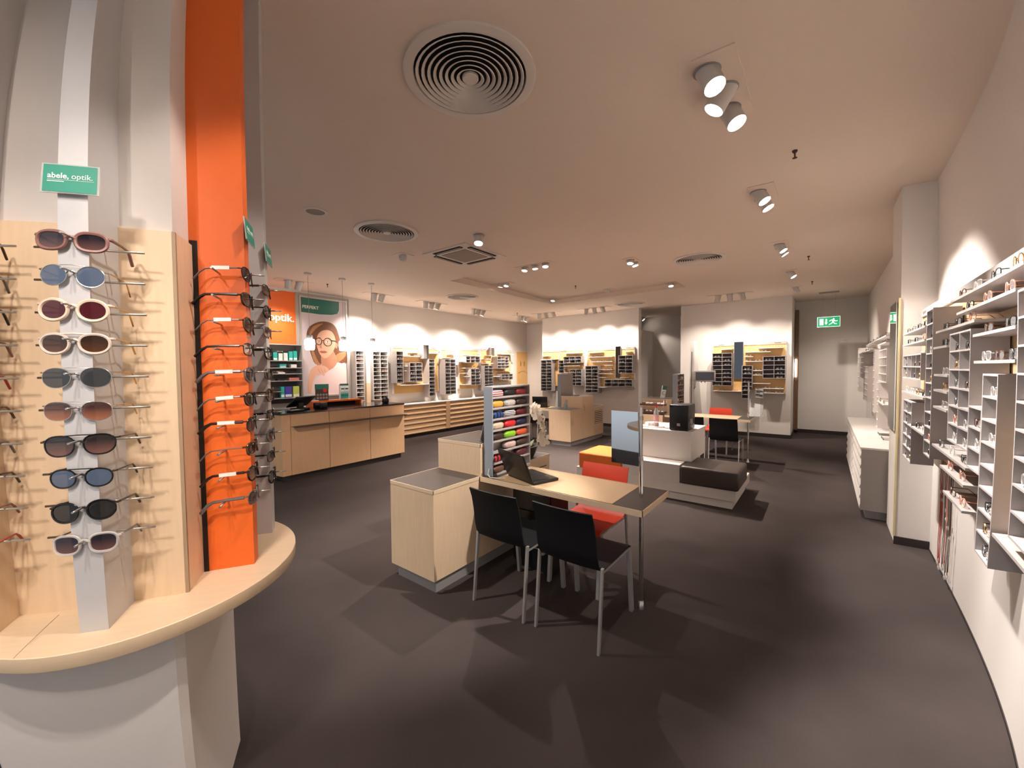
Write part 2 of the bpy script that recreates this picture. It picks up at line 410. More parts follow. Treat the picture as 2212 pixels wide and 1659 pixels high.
# lamps over the entrance, around the column of sunglasses
spot_unit('twin spotlight over the shop entrance aimed at the sunglasses column', (-0.35, -0.5), [(0, -0.1, 38, 155), (0.0, 0.12, 30, 140)], (0.2, 0.46), power=37, size=46, L=0.1)
spot_unit('twin spotlight beside the large air diffuser aimed at the sunglasses column', (-0.75, 1.0), [(0, -0.1, 33, 205), (0.0, 0.12, 20, 60)], (0.2, 0.46), power=35, size=52, L=0.1)
spot_unit('unseen twin spotlight added behind the sunglasses column to light the counter', (-3.05, 0.9), [(-.08, 0, 32, 140), (0.1, 0.0, 30, 75)], (0.46, 0.2), power=120, size=62, L=0.1)  # added lamp, hidden by the column, lights counter and near low cabinet

spot_unit('twin spotlight behind the viewer aimed at the upper sunglasses column', (0.3, -1.35), [(-.1, 0, 60, 148), (0.1, 0.0, 55, 150)], (0.46, 0.2), power=42, size=44, blend=.8, L=0.1)
spot_unit('unseen spotlight added in the right row above the viewer to brighten the wall', (-0.47, 0.45), [(0, 0, 33, 0)], (0.2, 0.3), power=125, color=NEUT, size=66, blend=.8)  # out-of-sight lamp added to raise the right wall's brightness
# square cassette air conditioner
t = thing('ceiling_cassette', 'square ceiling air conditioner with dark slots', 'air conditioner', (-3.9, 4.0, H), 0)
MB().box(-.4, .4, -.4, .4, -0.012, 0).build('panel', VENT, t)
for i in range(4):
    a = MB().box(-.25, .25, .29, .35, -0.02, -0.011).build('air_slot', VOID, t); a.rotation_euler = (0, 0, i * PI / 2)
    f = MB().box(-.24, .24, .317, .324, -0.024, -0.014).build('flap', VENT, t); f.rotation_euler = (0, 0, i * PI / 2)
MB().box(-.22, .22, -.22, .22, -0.018, -0.011).build('intake_grille', mat('grille_grey', (150, 138, 126), 0.8, noise=0.25, scale=200), t)
# ceiling speaker, camera, sprinklers
t = thing('ceiling_speaker', 'small round flush ceiling speaker', 'speaker', (-3.98, 2.0, H))
MB().lathe([(0.11, 0), (0.11, -0.006), (0.09, -0.009), (0.085, -0.004)], n=32).build('ring', VENT, t)
MB().lathe([(0.088, -0.004), (0.001, -0.005)], n=32).build('grille', mat('grille_grey', (0, 0, 0)), t)
t = thing('security_camera', 'small dome camera on a square ceiling plate', 'camera', (-4.57, 3.48, H))
MB().box(-.11, .11, -.11, .11, -0.006, 0).build('plate', VENT, t)
MB().lathe([(0.05, -0.006), (0.05, -0.05), (0.03, -0.075), (0.001, -0.082)], n=20).build('dome', LAMPWHITE, t)
for x, y, lab in [(-0.19, 3.62, 'thin fire sprinkler nearest the triple spotlight'), (-0.2, 7.15, 'thin fire sprinkler by the single right spotlights'), (-0.2, 9.3, 'thin fire sprinkler nearest the exit sign'), (-3.95, 7.2, 'thin fire sprinkler inside the ceiling coffer'), (-4.1, 3.66, 'thin fire sprinkler by the square air conditioner'), (-6.7, 8.9, 'thin fire sprinkler near the far left wall spots'), (-7.1, 3.75, 'thin fire sprinkler above the counter pendants')]:
    z = H + ch if (cx0 < x < cx1 and cy0 < y < cy1) else H
    t = thing('fire_sprinkler', lab, 'sprinkler', (x, y, z), 0, 'ceiling sprinklers')
    MB().lathe([(0.018, 0), (0.016, -0.012), (0.006, -0.02), (0.005, -0.05)], n=10).build('pipe', mat('sprinkler_brown', (78, 52, 44), 0.5, metal=0.4, noise=0.05), t)
    MB().lathe([(0.001, -0.05), (0.016, -0.052), (0.016, -0.055), (0.001, -0.057)], n=10).build('deflector', mat('sprinkler_brown', (0, 0, 0)), t)
# exit sign
t = thing('exit_sign', 'green hanging emergency exit sign with running figure', 'sign', (0.055, YBACK, 2.44))
MB().box(-.185, .185, -.012, .012, 0, .2).build('sign_panel', mat('exit_green', (10, 128, 74), 0.4, noise=0.02, emit=(0.0, 0.22, 0.09, 0.5)), t)
EW = mat('exit_white', (240, 245, 240), 0.5, noise=0.01, emit=(0.9, 1, 0.92, 0.5))
MB().box(-.185, .185, -.014, .0, -.006, 0).box(-.185, .185, -.014, 0, .2, .206).box(-.191, -.185, -.014, 0, -.006, .206).box(.185, .191, -.014, 0, -.006, .206).build('border', EW, t)
MB().box(-.15, -.085, -.016, -.011, .035, .165).build('door_pictogram', EW, t)
MB().prism([(-.052, .16), (-.028, .16), (-.028, .085), (-.015, .085), (-.04, .04), (-.065, .085), (-.052, .085)], -.016, -.011, 'y').build('arrow', EW, t)
man = MB()
man.prism([(.085 + .014 * math.cos(a * PI / 5), .158 + .014 * math.sin(a * PI / 5)) for a in range(10)], -.016, -.011, 'y')
for pl in ([(.06, .145), (.095, .14), (.085, .085), (.06, .088)], [(.06, .145), (.02, .13), (.012, .105), (.024, .105), (.03, .12), (.06, .125)], [(.09, .14), (.12, .115), (.15, .122), (.15, .108), (.118, .1), (.088, .115)], [(.06, .09), (.085, .087), (.115, .06), (.135, .06), (.14, .048), (.105, .046)], [(.06, .092), (.078, .088), (.05, .055), (.01, .035), (.005, .047), (.04, .065)]):
    man.prism(pl, -.016, -.011, 'y')
man.build('running_figure', EW, t)
MB().box(-.17, .17, -.02, .02, H - 2.44 - .03, H - 2.44).build('ceiling_mount', KICK, t)
for x in (-.11, .11): MB().cyl((x, 0, .2), (x, 0, H - 2.46), .0015, n=6).build('wire', STEEL, t)

# pendant lamps above the counter
for (x, y, lab) in [(-6.55, 3.14, 'glowing pendant lamp hanging in front of the portrait poster'), (-6.5, 3.69, 'middle glowing pendant lamp, at the edge of the poster'), (-6.46, 4.22, 'glowing pendant lamp farthest from the poster, in front of white wall')]:
    t = thing('pendant_lamp', lab, 'lamp', (x, y, H), 0, 'pendant lamps over the counter')
    MB().lathe([(0.001, 0), (0.055, 0), (0.055, -0.025), (0.02, -0.035), (0.001, -0.036)], n=24).build('canopy', VENT, t)
    MB().cyl((0, 0, -.03), (0, 0, -.99), .003, n=6).build('cord', KICK, t)
    MB().lathe([(0.001, -.985), (0.04, -.985), (0.045, -.99), (0.045, -1.05), (0.001, -1.05)], n=20).build('cap', KICK, t)
    MB().lathe([(0.02, -1.05), (0.06, -1.052), (0.075, -1.07), (0.08, -1.12), (0.07, -1.21), (0.06, -1.225), (0.001, -1.226)], n=24).build('shade', PENDANT, t)

# ------------------------------------------------------------------ column of sunglasses
UV = Vector((0.51, 0.86, 0)).normalized(); NV = Vector((UV.y, -UV.x, 0))
uc, nc = -0.755, -1.813
cb = UV * uc + NV * nc
th_col = math.atan2(UV.y, UV.x)
colm = thing('display_column', 'grey shop column with maple panels, fins and a round maple shelf for sunglasses', 'column', (cb.x, cb.y, 0), th_col)
def cbox(name, m, u0, u1, n0, n1, z0, z1, bevel=0.0, parent=None):
    return bx(name, m, parent or colm, u0 - uc, u1 - uc, -(n1 - nc), -(n0 - nc), z0, z1, bevel)
def cpt(u, n, z): return (u - uc, -(n - nc), z)
ch_ = 0.02
pl = [(-1.06, -2.02), (-1.06, -1.46 - ch_), (-1.06 + ch_, -1.46), (-.497 - ch_, -1.46), (-.497, -1.46 - ch_), (-.497, -2.02 + ch_), (-.497 - ch_, -2.02)]
MB().prism([(u - uc, -(n - nc)) for u, n in pl], 0, .858).build('lower_core', COLGREY, colm)
cbox('upper_core', COLGREY, -1.15, -.512, -2.2, -1.557, .9, H)
cbox('maple_panel', MAPLE, -.934, -.709, -1.557, -1.547, .9, 2.033)
cbox('maple_panel', MAPLE, -.643, -.502, -1.557, -1.547, .9, 2.033)
cbox('maple_panel', MAPLE, -.512, -.502, -1.69, -1.547, .9, 2.033)
cbox('maple_panel', MAPLE, -.512, -.502, -1.993, -1.755, .9, 2.033)
cbox('maple_panel', MAPLE, -.512, -.502, -2.2, -2.058, .9, 2.033)
cbox('maple_panel', MAPLE, -1.15, -1.0, -1.557, -1.547, .9, 2.033)
cbox('joint_strip', BLACK, -.51, -.487, -1.70, -1.688, .9, 2.05)
cbox('silver_fin', FINGREY, -.709, -.643, -1.56, -1.395, .9, H)
cbox('maple_fin', MAPLE, -1.0, -.934, -1.56, -1.395, .9, 2.033)
cbox('grey_fin', COLGREY, -1.0, -.934, -1.56, -1.395, 2.033, H)
cbox('orange_fin', ORANGE, -.515, -.350, -1.755, -1.69, .9, H)
cbox('silver_fin', FINGREY, -.515, -.342, -2.058, -1.993, .9, H)
prof = [(0.001, .9), (0.5175, .9), (0.52, .898), (0.52, .86), (0.5185, .858), (0.001, .858)]
MB().lathe(prof, n=96).build('round_shelf', MAPLE_H, colm)
sp_ = []
for q_ in (Vector((-1.535, -0.041, 0)), Vector((-1.73, 0.07, 0))): sp_.append(cpt(q_.dot(UV), q_.dot(NV), .9))
MB().tube(sp_, .0007, 4).build('shelf_joint', mat('joint_brown', (120, 90, 66), .6, noise=.05), colm)
FINS = [('n', -.676, -1.395), ('n', -.967, -1.395), ('u', -1.722, -.350), ('u', -2.025, -.342)]
ROWS = [1.943 - i * 0.0883 for i in range(10)]
for kind, c0, f in FINS:
    for z in ROWS:
        if kind == 'n':
            a = cpt(c0 - .125, -1.47, z); b = cpt(c0 + .125, -1.47, z)
            p = cpt(c0, f, z + .01); q = cpt(c0, f + .055, z + .01)
        else:
            fu = -.425
            a = cpt(fu, c0 - .125, z); b = cpt(fu, c0 + .125, z)
            p = cpt(f, c0, z + .01); q = cpt(f + .055, c0, z + .01)
        MB().cyl(a, b, .0032, n=8).build('crossbar', STEEL, colm)
        MB().cyl(p, q, .0028, n=8).build('nose_pin', STEEL, colm)

# ---- eyewear builder
def outline(w, h, e=2.3, taper=0.0, flat=0.0, n=26):
    r = []
    for i in range(n):
        t = 2 * PI * i / n; c_, s_ = math.cos(t), math.sin(t)
        x = w / 2 * math.copysign(abs(c_) ** (2 / e), c_); z = h / 2 * math.copysign(abs(s_) ** (2 / e), s_)
        x *= 1 + taper * (z / h)
        if flat and z > 0: z *= 1 - flat
        r.append((x, z))
    return r
def eyewear(name, label, cat, group, st, loc, rz, pitch=0.0, roll=0.0):
    """local: x sideways, y outwards (front), z up, origin at the bridge; st: style dict"""
    t = thing(name, label, cat, loc, rz, group); t.rotation_euler = (pitch, roll, rz)
    sc_ = st.get('scale', 1.12); w, h, br = st.get('w', .05) * sc_, st.get('h', .042) * sc_, st.get('b', .018) * sc_
    rr = st.get('r', .002) * 1.1; cx = w / 2 + br / 2; curv = st.get('curv', 1.3)
    ol = outline(w, h, st.get('e', 2.3), st.get('taper', .15), st.get('flat', 0.0))
    fy = lambda x: -curv * x * x
    dz = -h * 0.28
    f = MB()
    for s in (-1, 1):
        pts = [(s * cx + s * x, fy(s * cx + s * x), z + dz) for x, z in ol]
        f.tube(pts, rr, 6, closed=True)
        L = MB(); L.v = []; cpt_ = (s * cx, fy(cx) + .0015, dz)
        L.add([cpt_] + pts, [(0, 1 + i, 1 + (i + 1) % len(pts)) for i in range(len(pts))], True)
        L.build('lens', st['lens'], t)
    if st.get('double'): f.tube([(-cx + w * .2, fy(cx - w * .2), dz + h * .5), (0, .003, dz + h * .52), (cx - w * .2, fy(cx - w * .2), dz + h * .5)], rr * .7, 6)
    f.tube([(-br / 2 - .001, 0, dz + h * .12), (-br / 4, .003, dz + h * .22), (br / 4, .003, dz + h * .22), (br / 2 + .001, 0, dz + h * .12)], max(rr, .0018), 6)
    ex = cx + w / 2; hz = dz + h * st.get('hinge', .28)
    for s in (-1, 1): f.tube([(s * (ex - .002), fy(ex), hz), (s * (ex + .004), fy(ex) - .004, hz), (s * (ex + .005), fy(ex) - .012, hz)], max(rr, .002) * 1.05, 6)
    f.build('frame', st['frame'], t)
    tr = st.get('tr', .0022); TL = st.get('tl', .142)
    for s in (-1, 1):
        y0 = fy(ex) - .010; x0 = s * (ex + .005)
        pts = [(x0, y0, hz), (x0, y0 - TL * .35, hz), (x0 - s * .003, y0 - TL * .66, hz - .002), (x0 - s * .006, y0 - TL * .78, hz - .012), (x0 - s * .008, y0 - TL * .93, hz - .035)]
        T_ = MB().tube(pts, [tr * 1.2, tr, tr, tr * 1.3, tr * 1.2], 6)
        for i, v in enumerate(T_.v):   # temples are taller than thick
            pass
        T_.build('temple', st.get('temple', st['frame']), t)
    return t
def lens(name, rgb, alpha=0.86, fade=None):
    "tinted sunglass lens; fade = tint of the lower rim of a gradient lens"
    m = mat('lens_' + name, rgb, 0.05, alpha=alpha, noise=0.01, spec=0.5)
    if fade:
        nt = m.node_tree; tc = nt.nodes.new('ShaderNodeTexCoord'); sx = nt.nodes.new('ShaderNodeSeparateXYZ'); rp = nt.nodes.new('ShaderNodeValToRGB')
        rp.color_ramp.elements[0].position = .05; rp.color_ramp.elements[0].color = lin(fade); rp.color_ramp.elements[1].position = .7; rp.color_ramp.elements[1].color = lin(rgb)
        nt.links.new(tc.outputs['Generated'], sx.inputs[0]); nt.links.new(sx.outputs['Z'], rp.inputs['Fac']); nt.links.new(rp.outputs['Color'], nt.nodes['Principled BSDF'].inputs['Base Color'])
    return m
LN = dict(violet=lens('violet', (28, 21, 34), .97, (96, 66, 62)), blue=lens('blue_mirror', (74, 88, 110), .93), wine=lens('wine', (70, 10, 24), .96), brown=lens('brown', (46, 26, 16), .96, (80, 46, 26)), grey=lens('grey', (46, 49, 52), .93), gradient=lens('rose_brown', (58, 32, 26), .93, (150, 92, 66)), dark=lens('black', (22, 20, 22), .94), smoke=lens('smoke', (32, 24, 25), .95, (112, 76, 68)), clear=mat('lens_clear', (225, 228, 230), 0.05, alpha=0.16, noise=0.01, spec=0.6))
FRM = dict(rose=mat('frame_rosewood', (140, 98, 88), 0.4, noise=0.15, scale=90), silver=STEEL, cream=mat('frame_cream', (226, 196, 172), 0.35, noise=0.05), pale=mat('frame_pale', (206, 190, 176), 0.35, noise=0.05), black=mat('frame_black', (20, 18, 18), 0.25, noise=0.05), tort=mat('frame_tortoise', (84, 50, 30), 0.25, noise=0.6, scale=120), crystal=mat('frame_crystal', (222, 214, 208), 0.12, noise=0.02, alpha=0.55), red=mat('frame_red', (170, 52, 40), 0.3, noise=0.08), pink=mat('frame_pink', (224, 150, 128), 0.3, noise=0.05), navy=mat('frame_navy', (34, 42, 70), 0.3, noise=0.05), grey=mat('frame_grey', (110, 108, 110), 0.35, metal=.5, noise=0.05), gold=mat('frame_gold', (196, 156, 96), 0.25, metal=1.0, noise=0.05))
SUN = [
 (dict(w=.058, h=.042, e=2.5, taper=.1, r=.0042, lens=LN['violet'], frame=FRM['rose'], tr=.0035), 'rosewood-brown wayfarer sunglasses on the top peg of the silver fin'),
 (dict(w=.052, h=.048, e=2.0, taper=0, r=.0011, lens=LN['blue'], frame=STEEL, double=True, temple=FRM['gold'], tr=.0016), 'round blue mirrored wire sunglasses, second from top on the silver fin'),
 (dict(w=.055, h=.048, e=2.05, taper=0, r=.0042, lens=LN['wine'], frame=FRM['cream'], temple=FRM['gold'], tr=.0018), 'cream rimmed round sunglasses with wine red lenses on the silver fin'),
 (dict(w=.056, h=.045, e=2.2, taper=.1, r=.0035, lens=LN['brown'], frame=FRM['pale'], double=True, temple=FRM['gold'], tr=.002), 'pale rimmed sunglasses with brown lenses and double bridge on the silver fin'),
 (dict(w=.056, h=.046, e=2.2, taper=.1, r=.0009, lens=LN['grey'], frame=STEEL, double=True, temple=FRM['gold'], tr=.0016), 'rimless grey lens sunglasses in the middle of the silver fin'),
 (dict(w=.055, h=.043, e=2.5, taper=.1, r=.0009, lens=LN['gradient'], frame=STEEL, double=True, temple=FRM['gold'], tr=.0016), 'rimless brown gradient sunglasses, sixth from top on the silver fin'),
 (dict(w=.058, h=.047, e=2.4, taper=.2, r=.002, lens=LN['smoke'], frame=FRM['black'], double=True, temple=FRM['tort'], tr=.0024), 'black flat-topped pilot sunglasses with brown lenses on the silver fin'),
 (dict(w=.05, h=.043, e=2.2, taper=.12, r=.002, lens=LN['blue'], frame=FRM['black'], double=True, tr=.0022), 'black sunglasses with silver-blue mirrored lenses on the silver fin'),
 (dict(w=.052, h=.045, e=2.2, taper=.15, r=.0028, lens=LN['dark'], frame=FRM['black'], tr=.0028), 'all black round sunglasses, second from bottom on the silver fin'),
 (dict(w=.053, h=.044, e=2.7, taper=.1, r=.0034, lens=LN['violet'], frame=FRM['crystal'], temple=FRM['grey'], tr=.0022), 'clear framed sunglasses with dark lenses, lowest on the silver fin')]
def hang(kind, c0, f, z, st, label, group, name='sunglasses'):
    if kind == 'n': P = UV * c0 + NV * (f + .010); rz = math.atan2(-NV.x, NV.y)
    else: P = UV * (f + .010) + NV * c0; rz = math.atan2(-UV.x, UV.y)
    return eyewear(name, label, 'sunglasses', group, st, (P.x, P.y, z + .0135), rz, pitch=random.uniform(.0, .07), roll=random.uniform(-.03, .03))
for i, (st, lab) in enumerate(SUN): hang('n', -.676, -1.395, ROWS[i], st, lab, 'sunglasses on the silver fin')
SH = [dict(w=.056, h=.044, e=2.3, taper=.15), dict(w=.06, h=.04, e=2.8, taper=.1), dict(w=.054, h=.046, e=2.1, taper=.05), dict(w=.058, h=.038, e=3.0, taper=.05)]
lk = ['dark', 'smoke', 'brown', 'gradient', 'violet']; fk = ['black', 'black', 'tort', 'black', 'grey']
ordn = ['top', 'second', 'third', 'fourth', 'fifth', 'sixth', 'seventh', 'eighth', 'ninth', 'lowest']
for i in range(10):
    st = dict(SH[i % 4], r=.003 if i % 3 else .0016, lens=LN[lk[i % 5]], frame=FRM[fk[i % 5]], tr=[.0024, .0048, .002, .0042, .005][i % 5], curv=2.2)
    if i % 5 == 0 or i % 5 == 2: st['temple'] = FRM['grey']
    o = hang('u', -1.722, -.350, ROWS[i], st, 'dark sunglasses seen side-on along the orange fin, %s in its row of ten' % ordn[i], 'sunglasses on the orange fin')
    if i % 2 == 0 or i == 5:   # plastic price tag clipped round the temple facing the room
        ex = 1.12 * (st['w'] + .018 / 2) + .008; hz = 0.0
        MB().box(ex - .001, ex + .002, -.095, -.045, hz - .006, hz + .006).build('price_tag', mat('tag_plastic', (244, 236, 226), 0.4, noise=0.03), o)
    st = dict(SH[(i + 1) % 4], r=.003 if i % 2 else .0018, lens=LN[lk[(i + 1) % 5]], frame=FRM[fk[(i + 2) % 5]], tr=[.0042, .0024, .003][i % 3], curv=2.0)
    hang('u', -2.025, -.342, ROWS[i], st, 'dark sunglasses side-on along the far silver fin behind the orange one, %s in the row' % ordn[i], 'sunglasses on the far silver fin')
    st = dict(SH[(i + 2) % 4], r=.003, lens=LN[lk[(i + 3) % 5]], frame=FRM[['black', 'tort', 'rose', 'grey', 'red'][(i * 2 + 1) % 5] if i < 9 else 'red'], tr=.0028)
    hang('n', -.967, -1.395, ROWS[i], st, 'temple ends of sunglasses at the left picture edge, %s in the row' % ordn[i], 'sunglasses on the maple fin')
# green name signs on the fins
def fin_sign(kind, c0, f, z0, label):
    t = thing('acrylic_sign', label, 'sign', cb, th_col, 'green name signs on the column')
    t.location = (cb.x, cb.y, 0)
    w_, h_ = .118, .072
    if kind == 'n':
        o = Vector(cpt(c0, f + .012, z0)); X = Vector((1, 0, 0)); D = Vector((0, -1, 0))
    else:
        o = Vector(cpt(f + .012, c0, z0)); X = Vector((0, 1, 0)); D = Vector((1, 0, 0))
    Y = (Vector((0, 0, 1)) * .97 - D * .0 + D * -.08).normalized()
    def slab(name, m, a0, a1, b0, b1, d0, d1):
        Z_ = X.cross(Y)
        b = MB(); vs = []
        for dd in (d0, d1):
            for (a, bb) in ((a0, b0), (a1, b0), (a1, b1), (a0, b1)): vs.append(o + X * a + Y * bb + Z_ * dd)
        b.add(vs, [(0, 3, 2, 1), (4, 5, 6, 7), (0, 1, 5, 4), (1, 2, 6, 5), (2, 3, 7, 6), (3, 0, 4, 7)]); return b.build(name, m, t)
    slab('holder', mat('acrylic', (214, 216, 212), 0.1, noise=0.01, alpha=0.5), -w_ / 2 - .005, w_ / 2 + .005, -.003, h_ + .003, 0, .004)
    slab('card', GREEN, -w_ / 2, w_ / 2, 0, h_, .0035, .0048)
    Z_ = X.cross(Y)
    text('lettering', 'abele,', .0205, PRINTWHITE, t, frame_matrix(o + X * (-w_ / 2 + .010) + Y * .036 + Z_ * .0052, X, Y), depth=.0006, bold=.00035)
    text('lettering', 'optik.', .0205, PRINTWHITE, t, frame_matrix(o + X * (.0035) + Y * .036 + Z_ * .0052, X, Y), depth=.0006)
    slab('rule', PRINTWHITE, -w_ / 2 + .010, w_ / 2 - .006, .0315, .0322, .0048, .0053)
    slab('tagline', PRINTWHITE, -w_ / 2 + .010, -.012, .0265, .0285, .0048, .0053)
    slab('bracket', STEEL, -.01, .01, .02, .03, -.012, 0)
fin_sign('n', -.676, -1.395, 2.066, 'green name sign on the silver fin, facing the viewer')
fin_sign('u', -1.722, -.350, 2.066, 'green name sign seen at an angle beside the orange fin')
fin_sign('u', -2.025, -.342, 2.066, 'grey backed name sign seen nearly edge-on at the far silver fin')

# ------------------------------------------------------------------ small eyeglasses for the wall displays
def mini_mesh(name, w, h, b, e, m, r=.0022, lensm=True):
    f = MB(); cx = w / 2 + b / 2; dz = h / 2 + .002
    for s in (-1, 1):
        ol = outline(w, h, e, .1, 0, 14)
        pts = [(s * cx + s * x, -1.2 * (cx + x) ** 2, z + dz) for x, z in ol]
        f.cur = 0; f.tube(pts, r, 4, closed=True)
        if lensm:
            f.cur = 1; f.add([(s * cx, -1.2 * cx * cx + .001, dz)] + pts, [(0, 1 + i, 1 + (i + 1) % 14) for i in range(14)], True)
    f.cur = 0
    f.tube([(-b / 2, 0, dz + h * .15), (0, .002, dz + h * .22), (b / 2, 0, dz + h * .15)], r, 4)
    ex = cx + w / 2; y0 = -1.2 * ex * ex; hz = dz + h * .28
    for s in (-1, 1):
        f.tube([(s * (ex - .001), y0, hz), (s * (ex + .004), y0 - .01, hz), (s * (ex + .004), y0 - .07, hz - .002), (s * (ex), y0 - .098, .003)], r, 4)
    return f.mesh(name, [m, LN['clear']])
MINI = {}
for nm, w_, h_, b_, e_ in [('round', .044, .04, .02, 2.0), ('oval', .05, .034, .018, 2.3), ('square', .05, .036, .018, 3.2)]:
    for k in ('black', 'tort', 'grey', 'gold', 'red', 'pink', 'navy', 'crystal', 'rose'):
        MINI[(nm, k)] = mini_mesh('eyeglasses_' + nm + '_' + k, w_, h_, b_, e_, FRM[k])
PICK = [('oval', 'black'), ('square', 'tort'), ('round', 'grey'), ('square', 'black'), ('oval', 'navy'), ('round', 'gold'), ('square', 'grey'), ('oval', 'tort'), ('round', 'black'), ('oval', 'rose'), ('square', 'navy'), ('round', 'tort')]
NG = [0]
CW = dict(black='black', tort='tortoiseshell', grey='grey', gold='gold', red='red', pink='pink', navy='navy', crystal='clear', rose='rosewood')
NUM = ['zero', 'one', 'two', 'three', 'four', 'five', 'six', 'seven', 'eight', 'nine', 'ten', 'eleven', 'twelve', 'thirteen', 'fourteen', 'fifteen', 'sixteen', 'seventeen', 'eighteen', 'nineteen']
def mini(x, y, z, rz, where, group, key=None):
    key = key or PICK[random.randrange(len(PICK))]
    o = link('eyeglasses', MINI[key]); o.location = (x, y, z); o.rotation_euler = (0, 0, rz)
    lab = '%s %s glasses %s' % (CW[key[1]], key[0], where)
    if len(lab.split()) > 16: print('LONG', lab)
    tag(o, lab, 'eyeglasses', group); NG[0] += 1
    return o
RECTS = []      # (wall frame, a0, a1, z0, z1) taken by modules and mirrors on the boards
BOARDS = []

# A wall frame: origin on the wall, "along" axis, "out" axis (into the room)
class Frame:
    def __init__(s, origin, along, out): s.o = Vector(origin); s.a = Vector(along); s.n = Vector(out); s.rz = math.atan2(-s.n.x, s.n.y)
    def pt(s, a, d, z): v = s.o + s.a * a + s.n * d; return (v.x, v.y, z)
FL = Frame((XL, 0, 0), (0, 1, 0), (1, 0, 0))
FM = Frame((0, YMID, 0), (1, 0, 0), (0, -1, 0))
FB = Frame((0, YBACK, 0), (1, 0, 0), (0, -1, 0))
FR = Frame((XR, 0, 0), (0, 1, 0), (-1, 0, 0))
def fbox(name, m, parent, fr, base, a0, a1, d0, d1, z0, z1, bevel=0.0):
    "box in the wall frame, relative to the parent's base point (a, d, z)"
    p = fr.pt(base[0], base[1], base[2]); q0 = fr.pt(a0, d0, z0); q1 = fr.pt(a1, d1, z1)
    return bx(name, m, parent, q0[0] - p[0], q1[0] - p[0], q0[1] - p[1], q1[1] - p[1], z0 - p[2], z1 - p[2], bevel)
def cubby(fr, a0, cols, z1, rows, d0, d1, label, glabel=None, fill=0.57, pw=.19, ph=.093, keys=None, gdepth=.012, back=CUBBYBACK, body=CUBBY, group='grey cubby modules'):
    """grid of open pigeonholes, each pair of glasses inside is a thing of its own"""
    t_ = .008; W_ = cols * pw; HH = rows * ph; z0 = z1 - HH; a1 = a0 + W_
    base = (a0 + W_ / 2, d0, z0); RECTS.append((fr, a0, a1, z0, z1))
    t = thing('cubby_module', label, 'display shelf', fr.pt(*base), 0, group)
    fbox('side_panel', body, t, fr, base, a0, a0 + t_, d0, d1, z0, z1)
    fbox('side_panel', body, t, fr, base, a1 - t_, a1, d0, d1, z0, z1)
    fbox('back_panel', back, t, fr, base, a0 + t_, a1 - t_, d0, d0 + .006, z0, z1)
    for r in range(rows + 1):
        z = z0 + r * ph
        zz0 = min(max(z - t_ / 2, z0), z1 - t_)
        fbox('shelf', body, t, fr, base, a0 + t_, a1 - t_, d0, d1, zz0, zz0 + t_)
    for c_ in range(1, cols):
        a = a0 + c_ * pw
        fbox('divider', body, t, fr, base, a - .003, a + .003, d0 + .006, d1 - .001, z0, z1)
    if glabel:
        for r in range(rows):
            for c_ in range(cols):
                if random.random() > fill: continue
                a = a0 + (c_ + .5) * pw; z = z0 + r * ph + (t_ / 2 if r else t_) + .0005
                x, y, zz = fr.pt(a + random.uniform(-.012, .012), d1 - gdepth, z)
                ci = c_ + 1 if fr is not FR else cols - c_
                wh = 'in row %s%s of %s' % (NUM[rows - r], ', column %s' % NUM[ci] if cols > 1 else '', glabel)
                mini(x, y, zz, fr.rz, wh, 'glasses in ' + glabel, keys[random.randrange(len(keys))] if keys else None)
    return t
def board(*a, **k): BOARDS.append((a, k))
